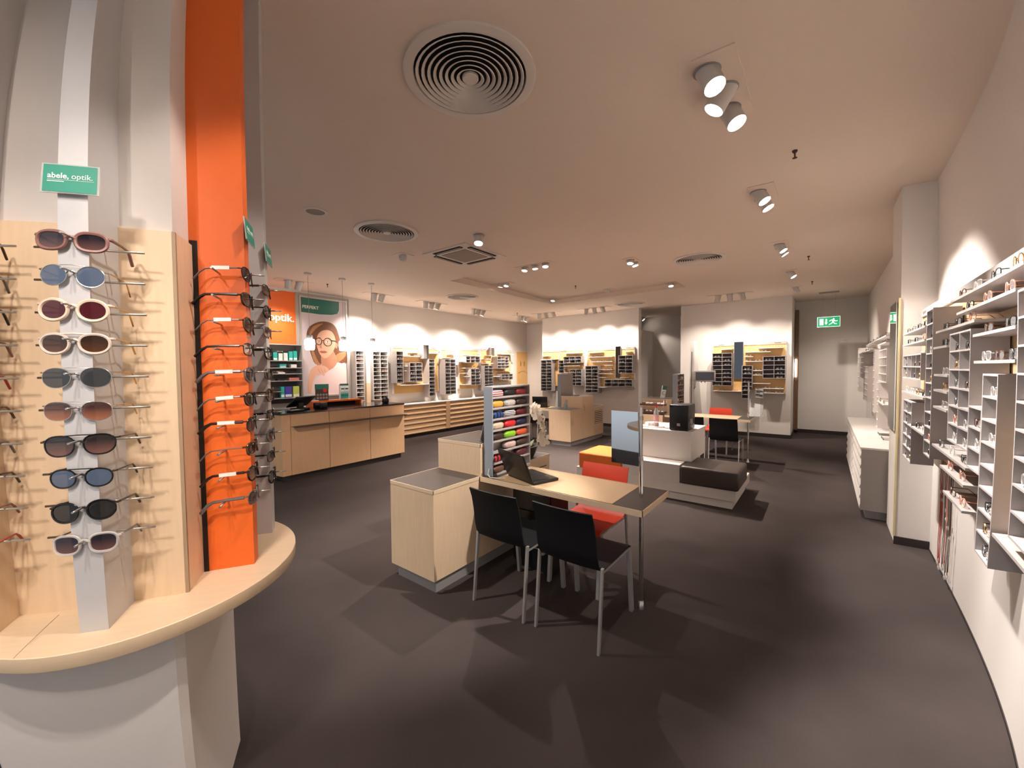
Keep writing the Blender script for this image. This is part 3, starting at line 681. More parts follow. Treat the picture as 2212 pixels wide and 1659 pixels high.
def make_board(fr, a0, a1, z0, z1, label, d=.07, m=LITWOOD, shelves=(), glabel=None, rail=True, group='backlit wall display boards', keys=None, marks=2, shelfmat=SHELFWHITE):
    """wooden display board with a grey name rail on top and shelf boards; shelves: (z, a0, a1, depth, n glasses)"""
    base = ((a0 + a1) / 2, 0, z0)
    t = thing('display_board', label, 'display board', fr.pt(*base), 0, group)
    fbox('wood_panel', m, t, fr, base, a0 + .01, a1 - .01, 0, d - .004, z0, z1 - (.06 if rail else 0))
    for q in ((a0, a0 + .01), (a1 - .01, a1)): fbox('edge', SHELFWHITE, t, fr, base, q[0], q[1], 0, d, z0, z1)
    if rail:
        rl = fbox('name_rail', GREYLAM if False else CUBBY, t, fr, base, a0 + .01, a1 - .01, 0, d + .01, z1 - .06, z1)
        for i in range(marks):
            am = a0 + .12 + i * (a1 - a0 - .34)
            fbox('name_strip', GREIGE, t, fr, base, am, am + .12, d + .009, d + .0115, z1 - .04, z1 - .022)
    ns = 0
    for sh in sorted(shelves, key=lambda q: -q[0]):
        z, s0, s1, dep, n = sh[:5]; per = (s1 - s0) / max(n, 1)
        runs = [(s0, s1)]
        for f_, q0, q1, w0, w1 in RECTS:      # a shelf stops where a module or mirror takes its place
            if f_ is not fr or z - .014 > w1 or z < w0 - .002: continue
            nr = []
            for u0, u1 in runs:
                if q0 > u0: nr.append((u0, min(u1, q0 - .002)))
                if q1 < u1: nr.append((max(u0, q1 + .002), u1))
                if q0 >= u1 or q1 <= u0: nr = [x for x in nr if x[0] < x[1]]
            runs = [x for x in nr if x[1] - x[0] > .06]
        if not runs: continue
        ns += 1
        for u0, u1 in runs:
            fbox('shelf', shelfmat, t, fr, base, u0, u1, d - .004, dep, z - .012, z)
            m_ = int(round((u1 - u0) / per)) if n else 0
            m_ = min(m_, int((u1 - u0) / .155))
            for i in range(m_):
                a = u0 + (i + .5) * (u1 - u0) / m_
                if any(f_ is fr and q0 - .08 < a < q1 + .08 and z + .06 > w0 and z < w1 for f_, q0, q1, w0, w1 in RECTS): continue
                x, y, zz = fr.pt(a, dep - .018, z + .0005)
                ii = i + 1 if fr is not FR else m_ - i
                mini(x, y, zz, fr.rz, '%s on shelf %s of %s' % (['first', 'second', 'third', 'fourth', 'fifth', 'sixth', 'seventh'][ii - 1], NUM[ns], glabel), 'glasses on ' + glabel, keys[random.randrange(len(keys))] if keys else None)
    return t

# ---- left wall (a = y)
board(FL, 5.78, 7.17, 1.05, 2.2, 'backlit maple display board on the left wall nearest the portrait poster', shelves=[(2.04, 6.2, 6.5, .25, 2), (1.95, 5.98, 6.42, .25, 2), (2.04, 6.74, 7.15, .25, 2), (1.71, 5.98, 6.2, .25, 0), (1.6, 5.98, 6.25, .22, 0), (1.26, 5.8, 6.72, .3, 4)], glabel='the left wall board nearest the poster')
cubby(FL, 5.70, 1, 2.05, 8, .075, .30, 'narrow grey cubby tower of eight holes at the left of the left wall display', 'the eight-hole tower on the left wall')
cubby(FL, 6.07, 2, 1.79, 5, .075, .30, 'grey cubby of ten holes low on the board nearest the poster', 'the ten-hole cubby nearest the poster')
cubby(FL, 6.66, 1, 1.88, 10, .075, .30, 'long grey cubby tower of ten holes hanging below the board nearest the poster', 'the hanging ten-hole tower, left wall')
board(FL, 7.28, 7.74, 1.05, 2.2, 'narrow backlit maple display board in the middle of the left wall', shelves=[(2.03, 7.48, 7.72, .25, 1), (1.93, 7.3, 7.72, .25, 2)], glabel='the narrow middle board', marks=1)
cubby(FL, 7.20, 2, 1.89, 10, .075, .30, 'tall grey cubby of twenty holes on the narrow middle board', 'the twenty-hole cubby, left wall')
board(FL, 7.92, 8.72, 1.07, 2.22, 'backlit maple display board right of the narrow middle board', shelves=[(2.02, 8.05, 8.65, .25, 3), (1.84, 7.75, 8.0, .25, 1), (1.66, 7.93, 8.62, .22, 2), (1.52, 7.93, 8.15, .2, 0), (1.42, 8.0, 8.17, .25, 1), (1.2, 7.93, 8.17, .28, 1)], glabel='the third board, left wall', marks=1)
cubby(FL, 7.98, 3, 1.99, 2, .075, .30, 'flat grey cubby of six holes high on the left wall', 'the high six-hole cubby, left wall')
cubby(FL, 8.17, 2, 1.63, 5, .075, .30, 'grey cubby of ten holes on the third board of the left wall', 'the ten-hole cubby, third left board')
board(FL, 8.83, 10.29, 1.22, 2.24, 'backlit maple display board beside the wooden door', shelves=[(2.1, 9.6, 10.25, .25, 2), (2.04, 9.0, 9.3, .25, 0), (1.93, 8.86, 9.1, .25, 1), (1.8, 8.86, 9.2, .25, 1), (1.56, 9.5, 10.2, .22, 2), (1.4, 9.15, 9.5, .25, 1)], glabel='the board beside the wooden door')
cubby(FL, 8.74, 2, 1.73, 8, .075, .30, 'grey cubby of sixteen holes beside the spectacle case rack', 'the sixteen-hole cubby, left wall')
cubby(FL, 9.34, 3, 2.01, 4, .075, .30, 'wide grey cubby of twelve holes near the wooden door', 'the twelve-hole cubby near the door')
cubby(FL, 9.53, 3, 1.47, 2, .075, .30, 'low grey cubby of six holes near the wooden door', 'the low six-hole cubby near the door')
def wall_mirror(fr, a0, a1, z0, z1, d0, d1, label, m=None):
    base = ((a0 + a1) / 2, d0, z0); RECTS.append((fr, a0, a1, z0, z1))
    t = thing('display_mirror', label, 'mirror', fr.pt(*base), 0, 'tall mirrors on the display boards')
    fbox('frame', CUBBY, t, fr, base, a0, a1, d0, d1 - .004, z0, z1)
    fbox('mirror_glass', m or MIRROR, t, fr, base, a0 + .008, a1 - .008, d1 - .004, d1, z0 + .008, z1 - .008)
    return t
wall_mirror(FL, 6.52, 6.70, 1.89, 2.24, .085, .26, 'tall narrow mirror rising above the board nearest the poster')
wall_mirror(FL, 9.16, 9.32, 2.02, 2.28, .085, .2, 'small brown reflecting mirror above the board beside the wooden door')
# glass towers by the poster
for a0, cols, lab in [(4.75, 1, 'tall narrow shelf tower with one column of glasses beside the poster'), (5.16, 2, 'tall shelf tower with two columns of glasses by the left wall display')]:
    cubby(FL, a0, cols, 2.03, 12, .0, .2, lab, 'the ' + ('narrow' if cols == 1 else 'wide') + ' tower beside the poster', fill=.6, pw=.19, ph=.09, body=SHELFWHITE, group='shelf towers beside the poster', keys=[('oval', 'black'), ('square', 'crystal'), ('oval', 'tort'), ('round', 'pink'), ('square', 'grey')])
t = thing('end_panel', 'pale panel with a maple foot between the two shelf towers', 'panel', FL.pt(5.05, 0, 0.95))
bx('panel', SHELFWHITE, t, 0, .18, -.05, .05, .38, 1.09); bx('foot_panel', MAPLE, t, 0, .18, -.05, .05, -.12, .38)

# slatted low cabinets under the left wall display
SLAT = mat('slat_veneer', (206, 168, 128), .45, noise=.12, scale=9, stretch=(7, .8, 7))
def slat_cabinet(y0, y1, label):
    t = thing('slatted_cabinet', label, 'cabinet', (-7.89, (y0 + y1) / 2, 0), 0, 'slatted drawer cabinets along the left wall')
    cy = (y0 + y1) / 2
    bx('body', SLAT, t, -.19, .13, y0 - cy, y1 - cy, .085, .785)
    bx('plinth', DARKLAM, t, -.19, .09, y0 - cy + .02, y1 - cy - .02, 0, .085)
    bx('top', SHELFWHITE, t, -.2, .19, y0 - cy, y1 - cy, .785, .805)
    bx('stile', SLAT, t, .13, .185, y1 - cy - .115, y1 - cy, .085, .785); bx('stile', SLAT, t, .13, .185, y0 - cy, y0 - cy + .02, .085, .785)
    for i in range(6):
        z = .085 + i * .1166
        p = MB().prism([(.13, z), (.185, z + .004), (.185, z + .016), (.15, z + .108), (.13, z + .112)], y0 - cy + .022, y1 - cy - .117, 'y')
        p.build('drawer_front', SLAT, t)
    return t
slat_cabinet(5.55, 7.24, 'slatted maple drawer cabinet beside the counter')
slat_cabinet(7.245, 8.93, 'slatted maple drawer cabinet behind the spectacle case rack')
slat_cabinet(8.935, 10.6, 'slatted maple drawer cabinet mostly hidden, farthest along the left wall')
# dark devices on the far cabinet top
for i, y in enumerate((9.32, 9.9)):
    t = thing('lens_meter', ['black optical device on the far slatted cabinet, above the case rack', 'black optical device on the slatted cabinet nearest the wooden door'][i], 'device', (-7.85, y, .805), .3 * i)
    MB().rbox(-.1, .1, -.13, .13, 0, .06, .012).build('base', BLACK, t); MB().rbox(-.06, .06, -.09, .09, .06, .27, .02).build('head', BLACK, t)
    MB().cyl((.06, 0, .2), (.11, 0, .2), .035, n=16).build('eyepiece', BLACKMAT, t); MB().tube([(.0, .11, .06), (.02, .15, .2), (.0, .12, .3)], .006, 6).build('arm', STEEL, t)
# little white stands on the cabinet top
for i, (y, h_) in enumerate([(7.0, .2), (8.4, .24)]):
    t = thing('display_stand', ['white cone stand on the cabinet by the first left board', 'white cone stand on the cabinet by the third left board'][i], 'stand', (-7.95, y, .805))
    MB().lathe([(.001, 0), (.07, 0), (.06, .02), (.025, h_ * .6), (.02, h_), (.001, h_)], n=20).build('cone', WHITE, t)
    MB().lathe([(.001, h_), (.03, h_), (.03, h_ + .008), (.001, h_ + .008)], n=16).build('cap', WHITE, t)

# ---- middle wall (a = x)
board(FM, -6.77, -6.18, 1.1, 2.18, 'backlit maple display board at the left end of the middle wall', shelves=[(2.0, -6.75, -6.45, .25, 1), (1.9, -6.75, -6.2, .25, 2)], glabel='the left board, middle wall', marks=1)
cubby(FM, -6.70, 2, 1.88, 10, .075, .28, 'tall grey cubby of twenty holes at the left of the middle wall', 'the twenty-hole cubby, middle wall')
board(FM, -6.15, -5.37, 1.1, 2.19, 'backlit maple display board second from left on the middle wall', shelves=[(2.06, -5.95, -5.4, .25, 3), (1.7, -6.1, -5.4, .25, 2), (1.5, -6.1, -5.8, .25, 1)], glabel='the second board, middle wall')
cubby(FM, -5.92, 3, 1.96, 2, .075, .28, 'flat grey cubby of six holes high on the middle wall', 'the six-hole cubby, middle wall')
cubby(FM, -5.72, 2, 1.59, 5, .075, .28, 'grey cubby of ten holes right of the grey rack back', 'the ten-hole cubby by the grey rack')
cubby(FM, -6.12, 1, 1.86, 4, .075, .22, 'small grey cubby of four holes behind the grey rack', None)
board(FM, -5.27, -3.91, 1.1, 2.17, 'wide backlit maple display board at the right of the middle wall', shelves=[(2.05, -5.2, -4.75, .25, 2), (1.93, -5.2, -4.45, .22, 4), (1.8, -5.1, -4.45, .22, 4), (1.7, -4.7, -4.45, .2, 0), (1.58, -4.84, -4.45, .22, 2), (1.47, -4.84, -4.45, .22, 2), (1.37, -4.84, -4.65, .2, 0), (1.37, -4.25, -4.0, .2, 0), (2.04, -4.15, -3.95, .25, 1), (1.1, -5.2, -3.92, .25, 0)], glabel='the wide board, middle wall')
cubby(FM, -5.22, 2, 1.68, 8, .075, .28, 'grey cubby of sixteen holes on the wide board of the middle wall', 'the sixteen-hole cubby, middle wall')
cubby(FM, -4.26, 2, 1.94, 5, .075, .28, 'grey cubby of ten holes at the right end of the middle wall', 'the rightmost cubby, middle wall')
cubby(FM, -4.65, 4, 1.31, 2, .075, .28, 'low wide grey cubby of eight holes on the middle wall', 'the low eight-hole cubby, middle wall')
wall_mirror(FM, -4.42, -4.265, 1.34, 2.2, .085, .11, 'tall mirror on the wide board of the middle wall', mat('smoked_mirror', (120, 110, 104), 0.08, metal=1.0, noise=0.02))
# ---- back wall
board(FB, -2.14, -.67, 1.0, 2.17, 'amber maple display board on the right back wall', shelves=[(2.03, -1.95, -1.7, .25, 1), (2.03, -1.2, -.72, .25, 3), (1.95, -1.46, -.95, .25, 2), (1.85, -1.46, -1.28, .25, 1), (1.74, -1.46, -1.1, .25, 3), (1.53, -1.28, -1.1, .25, 1), (1.43, -1.28, -1.1, .25, 1), (1.24, -1.28, -.95, .25, 0), (1.05, -2.1, -1.5, .25, 2), (1.13, -1.1, -.7, .25, 3), (1.03, -1.1, -.7, .25, 3)], glabel='the back wall board', marks=3)
cubby(FB, -2.12, 2, 1.94, 8, .075, .26, 'grey cubby of sixteen holes left of the black mirror on the back wall', 'the sixteen-hole cubby, back wall', pw=.21, ph=.0963)
cubby(FB, -1.09, 2, 1.84, 5, .075, .26, 'grey cubby of ten holes at the right of the back wall', 'the right cubby, back wall', pw=.21, ph=.098)
cubby(FB, -1.5, 1, 1.64, 8, .075, .26, 'narrow grey cubby tower hanging below the back wall board', 'the hanging tower, back wall', pw=.21, ph=.095)
wall_mirror(FB, -1.69, -1.49, 1.34, 2.2, .085, .11, 'tall dark mirror in the middle of the back wall board', mat('dark_mirror', (84, 86, 92), 0.05, metal=1.0, noise=0.02))

# ---- right wall, near display (a = y); fronts stand 0.235 out
RG = [('square', 'black'), ('oval', 'tort'), ('round', 'crystal'), ('square', 'grey'), ('oval', 'black'), ('round', 'pink'), ('round', 'gold'), ('square', 'crystal')]
D0, D1 = .105, .235
SHN = [(1.935, 2.0, 3.05, .24, 4), (1.86, 1.95, 2.92, .24, 4), (1.80, 2.6, 3.4, .24, 3), (1.71, 3.12, 3.46, .24, 1), (1.735, 2.08, 2.62, .24, 2), (1.62, 2.1, 2.62, .235, 3),
       (1.55, 3.12, 3.46, .235, 1), (1.46, 3.12, 3.46, .235, 1), (1.36, 3.12, 3.46, .235, 1), (1.13, 2.7, 3.46, .235, 3), (1.05, 2.7, 3.2, .24, 2), (.93, 2.7, 3.1, .24, 2),
       (1.865, 3.75, 4.7, .24, 4), (1.775, 3.75, 4.7, .24, 3), (1.70, 3.75, 4.5, .235, 3), (1.39, 3.75, 4.7, .24, 4), (1.15, 3.72, 4.2, .24, 2), (.97, 1.2, 2.26, .235, 3)]
board(FR, 1.0, 4.86, .95, 2.07, 'long maple and grey display board on the near right wall', d=.1, m=mat('maple_amber', (218, 186, 142), .5, noise=.06, scale=8, stretch=(6, 6, .8)), shelves=SHN, shelfmat=mat('shelf_grey', (170, 162, 157), .45, noise=.03), glabel='the near right wall', keys=RG, group='displays on the right wall', marks=6)
for a, c_, z, r, lab, wh in [(3.90, 4, 1.686, 2, 'grey cubby of eight holes near the white pier', 'the eight-hole cubby near the pier'), (3.52, 1, 1.955, 10, 'slim grey cubby tower left of the hanging cords', 'the slim tower before the pier'), (2.68, 2, 1.765, 6, 'grey cubby two holes wide in the middle of the near right wall', 'the middle right wall cubby'),
                         (2.28, 1, 1.566, 8, 'grey cubby tower with a deep side reaching down on the near right wall', 'the low-reaching right wall tower'), (2.482, 1, 1.42, 3, 'small grey cubby of three holes beside the deep tower', 'the three-hole right wall cubby'), (1.48, 3, 1.85, 9, 'large grey cubby at the right picture edge', 'the cubby at the right edge'), (4.22, 2, 1.325, 5, 'low grey cubby of ten holes beside the white pier', 'the low cubby beside the pier')]:
    cubby(FR, a, c_, z, r, D0, D1, lab, wh, fill=.8 if a > 2 else .3, keys=RG, pw=.2, group='cubbies on the right wall')

# ---- right wall beyond the pier
board(FR, 5.75, 10.7, .95, 2.02, 'long white display board on the right wall beyond the pier', d=.1, m=SHELFWHITE, shelves=[(1.93, 5.8, 8.2, .25, 5), (1.84, 7.6, 10.3, .25, 4), (1.86, 5.8, 6.6, .25, 2), (1.18, 5.9, 6.7, .25, 2)], glabel='the wall beyond the pier', group='displays on the right wall', marks=3)
for a, c_, z, r, lab in [(10.2, 2, 1.95, 9, 'white cubby farthest along the right wall'), (8.2, 4, 1.6, 6, 'wide white cubby above the far end of the drawer chest'), (7.15, 1, 1.82, 9, 'slim white cubby tower over the drawer chest'), (6.62, 1, 1.40, 6, 'short white cubby tower over the drawer chest'), (5.86, 4, 1.79, 4, 'white cubby of sixteen holes beside the pier mirror'), (9.1, 4, 1.85, 5, 'white cubby second from the far end of the right wall')]:
    cubby(FR, a, c_, z, r, D0, D1, lab, None, pw=.2, group='cubbies on the right wall', body=SHELFWHITE, back=CUBBY)

for a_, k_ in BOARDS: make_board(*a_, **k_)
# mirror on the pier side, chest of drawers, cords
t = thing('pier_mirror', 'tall mirror with pale wooden edge on the side of the white pier', 'mirror', (.525, 5.2, 0))
bx('mirror_glass', MIRROR, t, -.006, .002, -.12, .31, 1.0, 2.19); bx('wood_edge', MIRROREDGE, t, -.006, .007, -.29, -.262, 0.075, 2.2)
t = thing('drawer_chest', 'low white drawer chest with grey end panel along the right wall', 'cabinet', (.54, 7.2, 0))
CY = 7.2
bx('end_panel', GREYLAM, t, -.215, .215, 5.57 - CY, 5.595 - CY, .085, .73); bx('carcass', SHELFWHITE, t, -.19, .215, 5.6 - CY, 8.8 - CY, .085, .73)
bx('top', WHITE, t, -.225, .22, 5.565 - CY, 8.82 - CY, .73, .748); bx('plinth', KICK, t, -.17, .21, 5.5 + .1 - CY, 8.75 - CY, 0, .085)
for y0, y1 in ((5.61, 7.1), (7.14, 8.78)):
    for i in range(6):
        z = .09 + i * .107
        MB().prism([(-.19, z), (-.222, z + .002), (-.222, z + .02), (-.2, z + .098), (-.19, z + .1)], y0 - CY, y1 - CY, 'y').build('drawer_front', WHITE, t)
for i, y in enumerate((6.35, 6.75)):
    o = thing('flat_tray', ['small grey tray on the white drawer chest, nearer one', 'small grey tray on the white drawer chest, farther one'][i], 'tray', (.6, y, .748))
    bx('base', CUBBY, o, -.05, .07, -.11, .11, 0, .006); bx('rim', CUBBYBACK, o, -.05, -.043, -.11, .11, .006, .018); bx('rim', CUBBYBACK, o, .063, .07, -.11, .11, .006, .018)
t = thing('cord_hanger', 'small metal hook bar for glasses cords below the near right wall shelves', 'hook', (.74, 4.2, .94))
MB().cyl((0, -.2, 0), (0, .2, 0), .006, n=10).build('bar', STEEL, t)
for y in (-.18, .18): MB().cyl((0, y, 0), (.024, y, 0), .005, n=8).build('bracket', STEEL, t)
for i, (y, L, k) in enumerate([(.17, .84, 'red'), (.12, .86, 'red'), (.02, .83, 'grey'), (-.04, .8, 'pink'), (-.09, .85, 'grey'), (-.16, .82, 'tort')]):
    o = thing('glasses_cord', ['red glasses cord hanging outermost by the pier', 'red glasses cord second from the pier', 'silver glasses cord in the middle of the hook bar', 'pale pink glasses cord on the hook bar', 'thin grey glasses cord on the hook bar', 'brown glasses cord nearest the camera on the hook bar'][i], 'cord', (.74, 4.2 + y, .94), 0, 'glasses cords on the hook bar')
    MB().tube([(-.008, 0, .006), (-.012, .004, -.2), (-.011, -.008, -.45), (-.012, .006, -.7), (-.010, 0, -L)], .0022, 6).build('cord', FRM[k], o)
    MB().tube([(.002, .006, .008), (-.004, .016, -.25), (-.003, .01, -.5), (-.004, .014, -L + .02)], .002, 6).build('cord', FRM[k], o)
    MB().ell((-.009, .005, -L - .012), .009, .011, .02, 8, 6).build('loop_end', FRM['crystal'], o)
    MB().ell((-.009, .002, -.3 - .05 * i), .007, .008, .018, 8, 6).build('slider', WHITE, o)

# ------------------------------------------------------------------ behind the counter: orange wall, shelf unit, poster
tr_ = struct(bx('trim_3', ORANGE, None, XL, XL + .02, 2.0, 3.62, 2.12, 3.12), 'orange wall panel with the shop lettering')
t = thing('wall_lettering', 'white illuminated shop lettering on the orange wall panel', 'sign', (XL + .02, 3.58, 2.55))
mx = frame_matrix((.016, -.98, 0), (0, 1, 0), (0, 0, 1))
GLOWW = mat('letter_white', (250, 246, 238), .4, noise=.005, emit=(1, .95, .88, .35))
text('lettering', 'abele,', .2, GLOWW, t, mx, depth=.02, bold=.004)
mx = frame_matrix((.016, -.45, 0), (0, 1, 0), (0, 0, 1))
text('lettering', 'optik.', .2, GLOWW, t, mx, depth=.02)
spot('letter_wash', (XL + .5, 3.1, 1.98), (XL, 3.1, 2.6), 2.2, 100, .8, .1, (1, .9, .5))
struct(bx('trim_4', GREYLAM, None, XL, XL + .025, 3.62, 4.72, 1.0, 3.13), 'grey wall panel behind the poster')
SY0, SY1 = 2.9, 3.62
t = thing('wall_shelf_unit', 'grey wall shelf unit with lens care products below the orange panel', 'shelf', (XL, 3.26, 1.0))
bx('back_panel', CUBBYBACK, t, 0, .012, -.36, .36, 0, 1.1); bx('side_panel', CUBBY, t, 0, .26, -.36, -.345, 0, 1.1); bx('side_panel', CUBBY, t, 0, .26, .345, .36, 0, 1.1)
SHZ = [.1, .42, .55, .66, .79, 1.09]
for z in SHZ: bx('shelf', CUBBY, t, .012, .26, -.345, .345, z, z + .014)
CYAN = mat('carton_teal', (28, 176, 164), .5, noise=.03); PURP = mat('carton_violet', (74, 62, 170), .5, noise=.05); LIME = mat('carton_lime', (202, 212, 92), .5, noise=.04)
def carton(y, z, w_, h_, m, label, d=.06, band=True):
    o = thing('carton', label, 'box', (XL + .2, y, z), 0, 'lens care cartons on the wall shelf')
    bx('carton_body', m, o, -d / 2, d / 2, -w_ / 2, w_ / 2, 0, h_)
    if band: bx('label_band', PRINTWHITE, o, d / 2, d / 2 + .001, -w_ / 2 + .004, w_ / 2 - .004, h_ * .08, h_ * .3)
zt = 1.0 + .804
for i, (y, h_, m, lab) in enumerate([(3.24, .13, WHITE, 'white bottle carton with teal mark, left on the top product shelf'), (3.33, .14, WHITE, 'white bottle carton beside the teal ones on the top shelf'), (3.42, .17, CYAN, 'teal carton with white band, second from right on the top shelf'), (3.50, .18, CYAN, 'tall teal carton at the right end of the top product shelf'), (3.15, .15, CYAN, 'teal carton half hidden by sunglasses on the top shelf')]): carton(y, zt, .066, h_, m, lab)
carton(3.27, 1.674, .11, .06, CYAN, 'flat teal carton on the second product shelf', .1); carton(3.46, 1.674, .1, .06, WHITE, 'flat white carton on the second product shelf', .1)
carton(3.48, 1.564, .18, .02, BLACK, 'flat black case on the middle product shelf', .1, False); carton(3.24, 1.564, .12, .025, WHITE, 'flat white case on the middle product shelf', .1, False)
carton(3.46, 1.434, .18, .05, mat('carton_mixed', (206, 120, 110), .5, noise=.3, scale=30), 'flat coloured packet on the lower product shelf', .1, False); carton(3.23, 1.434, .12, .03, BLACK, 'flat dark packet on the lower product shelf', .1, False)
for y, w_, m, lab in [(3.26, .06, CYAN, 'teal carton on the bottom product shelf'), (3.36, .12, PURP, 'violet carton on the bottom product shelf'), (3.50, .11, LIME, 'lime carton on the bottom product shelf')]: carton(y, 1.114, w_, .21, m, lab)

# poster: portrait of a person with glasses, printed flat
PY0, PY1, PZ0, PZ1 = 3.68, 4.66, 1.09, 3.08
t = thing('framed_poster', 'large framed advertising poster with a portrait of a person wearing glasses', 'poster', (XL + .025, 4.17, 1.09))
fw = .03
for a in ((PY0 - 4.17, PY0 - 4.17 + fw, 0, PZ1 - PZ0), (PY1 - 4.17 - fw, PY1 - 4.17, 0, PZ1 - PZ0), (PY0 - 4.17 + fw, PY1 - 4.17 - fw, 0, fw), (PY0 - 4.17 + fw, PY1 - 4.17 - fw, PZ1 - PZ0 - fw, PZ1 - PZ0)):
    bx('frame', ALU, t, 0, .03, a[0], a[1], a[2], a[3])
PAPER = mat('poster_paper', (196, 180, 184), .35, noise=.08, scale=1.2, rgb2=(222, 206, 206))
bx('sheet', PAPER, t, .002, .012, PY0 - 4.17 + fw, PY1 - 4.17 - fw, fw, PZ1 - PZ0 - fw)
IW = PY1 - PY0 - 2 * fw; IH = PZ1 - PZ0 - 2 * fw; lay = [0]
def smooth_poly(pts, it=2):
    for _ in range(it):
        q = []
        for i in range(len(pts)):
            a, b = pts[i], pts[(i + 1) % len(pts)]
            q += [(a[0] * .75 + b[0] * .25, a[1] * .75 + b[1] * .25), (a[0] * .25 + b[0] * .75, a[1] * .25 + b[1] * .75)]
        pts = q
    return pts
def ink(name, m, pts, it=2, ring=None):
    lay[0] += 1
    P = [((PY0 - 4.17 + fw) + (x - 480) / 525 * IW, PZ1 - PZ0 - fw - (y - 450) / 1180 * IH) for x, y in pts]
    P = [(min(max(a, PY0 - 4.17 + fw), PY1 - 4.17 - fw), min(max(b, fw), PZ1 - PZ0 - fw)) for a, b in P]
    h0 = .012 + lay[0] * .0002
    if ring: return MB().tube([(h0 + .0005, a, b) for a, b in P], ring, 6, closed=True).build(name, m, t)
    return MB().prism(smooth_poly(P, it) if it else P, .0121, h0, 'x').build(name, m, t)
SKIN = mat('print_skin', (222, 170, 142), .4, noise=.06, scale=3); SKIN2 = mat('print_skin_shade', (196, 136, 108), .4, noise=.08, scale=3); HAIR = mat('print_hair', (122, 78, 52), .4, noise=.35, scale=14, stretch=(1, 6, 1)); HAIR2 = mat('print_hair_light', (182, 128, 88), .4, noise=.25, scale=14, stretch=(1, 6, 1))
SWEAT = mat('print_sweater', (226, 196, 192), .4, noise=.06, scale=4); LIPS = mat('print_lips', (178, 92, 86), .4, noise=.03); INKD = mat('print_dark', (48, 30, 26), .4, noise=.05)
ink('banner', GREENP, [(480, 452), (928, 452), (925, 560), (905, 605), (840, 625), (700, 635), (480, 628)], 0)
ink('hair', HAIR, [(532, 930), (540, 860), (565, 800), (620, 755), (690, 722), (770, 715), (845, 735), (890, 790), (915, 870), (935, 950), (965, 1010), (995, 1070), (1004, 1130), (1004, 1250), (950, 1240), (880, 1215), (820, 1190), (720, 1230), (660, 1262), (615, 1240), (585, 1150), (560, 1050)], 1)
ink('hair_highlight', HAIR2, [(855, 1150), (900, 1110), (960, 1085), (1000, 1080), (1003, 1130), (960, 1180), (900, 1230), (862, 1215)], 1)
ink('hair_highlight', HAIR2, [(575, 1050), (605, 1070), (635, 1160), (668, 1230), (700, 1262), (660, 1275), (610, 1220)], 1)
ink('hair_highlight', HAIR2, [(600, 800), (660, 760), (740, 740), (690, 775), (630, 830), (580, 900), (560, 960), (570, 870)], 1)
ink('neck', SKIN2, [(700, 1110), (830, 1050), (868, 1130), (895, 1210), (850, 1290), (770, 1335), (705, 1300), (690, 1200)], 1)
ink('face', SKIN, [(640, 905), (665, 850), (720, 815), (790, 812), (845, 850), (872, 920), (875, 1000), (850, 1070), (808, 1130), (765, 1170), (728, 1178), (690, 1145), (662, 1080), (645, 1010), (636, 950)], 1)
ink('fringe', HAIR, [(615, 960), (625, 880), (660, 830), (730, 795), (800, 790), (850, 820), (880, 880), (850, 850), (790, 818), (720, 828), (672, 868), (648, 930), (636, 1000)], 1)
ink('ear', SKIN2, [(868, 985), (892, 975), (902, 1010), (886, 1050), (868, 1045)], 1)
ink('sweater', SWEAT, [(560, 1640), (575, 1500), (620, 1430), (720, 1370), (800, 1330), (860, 1280), (940, 1235), (1010, 1225), (1010, 1640)])
ink('forearm', SKIN, [(530, 1600), (540, 1450), (560, 1340), (600, 1280), (670, 1255), (750, 1275), (790, 1320), (760, 1350), (735, 1340), (730, 1400), (700, 1385), (685, 1350), (660, 1400), (640, 1370), (600, 1440), (580, 1530), (570, 1610)])
for k in range(3): ink('finger_shade', SKIN2, [(650 + 35 * k, 1300), (656 + 35 * k, 1300), (690 + 30 * k, 1375 - 6 * k), (683 + 30 * k, 1375 - 6 * k)], 1)
ink('nose_shade', SKIN2, [(700, 950), (712, 960), (700, 1030), (712, 1052), (690, 1055), (672, 1040), (690, 1010)])
ink('lips', LIPS, [(672, 1095), (700, 1080), (715, 1086), (735, 1080), (778, 1098), (740, 1112), (700, 1112)])
for cx_, w_ in ((675, 22), (775, 32)):
    ink('eye', PRINTWHITE, [(cx_ - w_, 972), (cx_, 956), (cx_ + w_, 972), (cx_, 982)])
    ink('iris', INKD, [(cx_ - 9, 968), (cx_, 958), (cx_ + 9, 968), (cx_, 980)])
    ink('brow', HAIR, [(cx_ - w_ - 12, 935), (cx_, 915), (cx_ + w_ + 10, 928), (cx_, 924)])
ink('printed_glasses', INKD, [(672 + 36 * math.cos(a * PI / 8), 968 + 42 * math.sin(a * PI / 8)) for a in range(16)], 0, .006)
ink('printed_glasses', INKD, [(778 + 48 * math.cos(a * PI / 8), 972 + 48 * math.sin(a * PI / 8)) for a in range(16)], 0, .006)
ink('printed_glasses', INKD, [(706, 950), (732, 950), (732, 958), (706, 958)], 0)
ink('printed_glasses', INKD, [(822, 945), (880, 952), (880, 962), (822, 957)], 0)
text('lettering', 'PERFEKT', .085, PRINTWHITE, t, frame_matrix((.0127, PY0 - 4.17 + fw + .03, PZ1 - PZ0 - fw - .21), (0, 1, 0), (0, 0, 1)), depth=.0004, bold=.001)

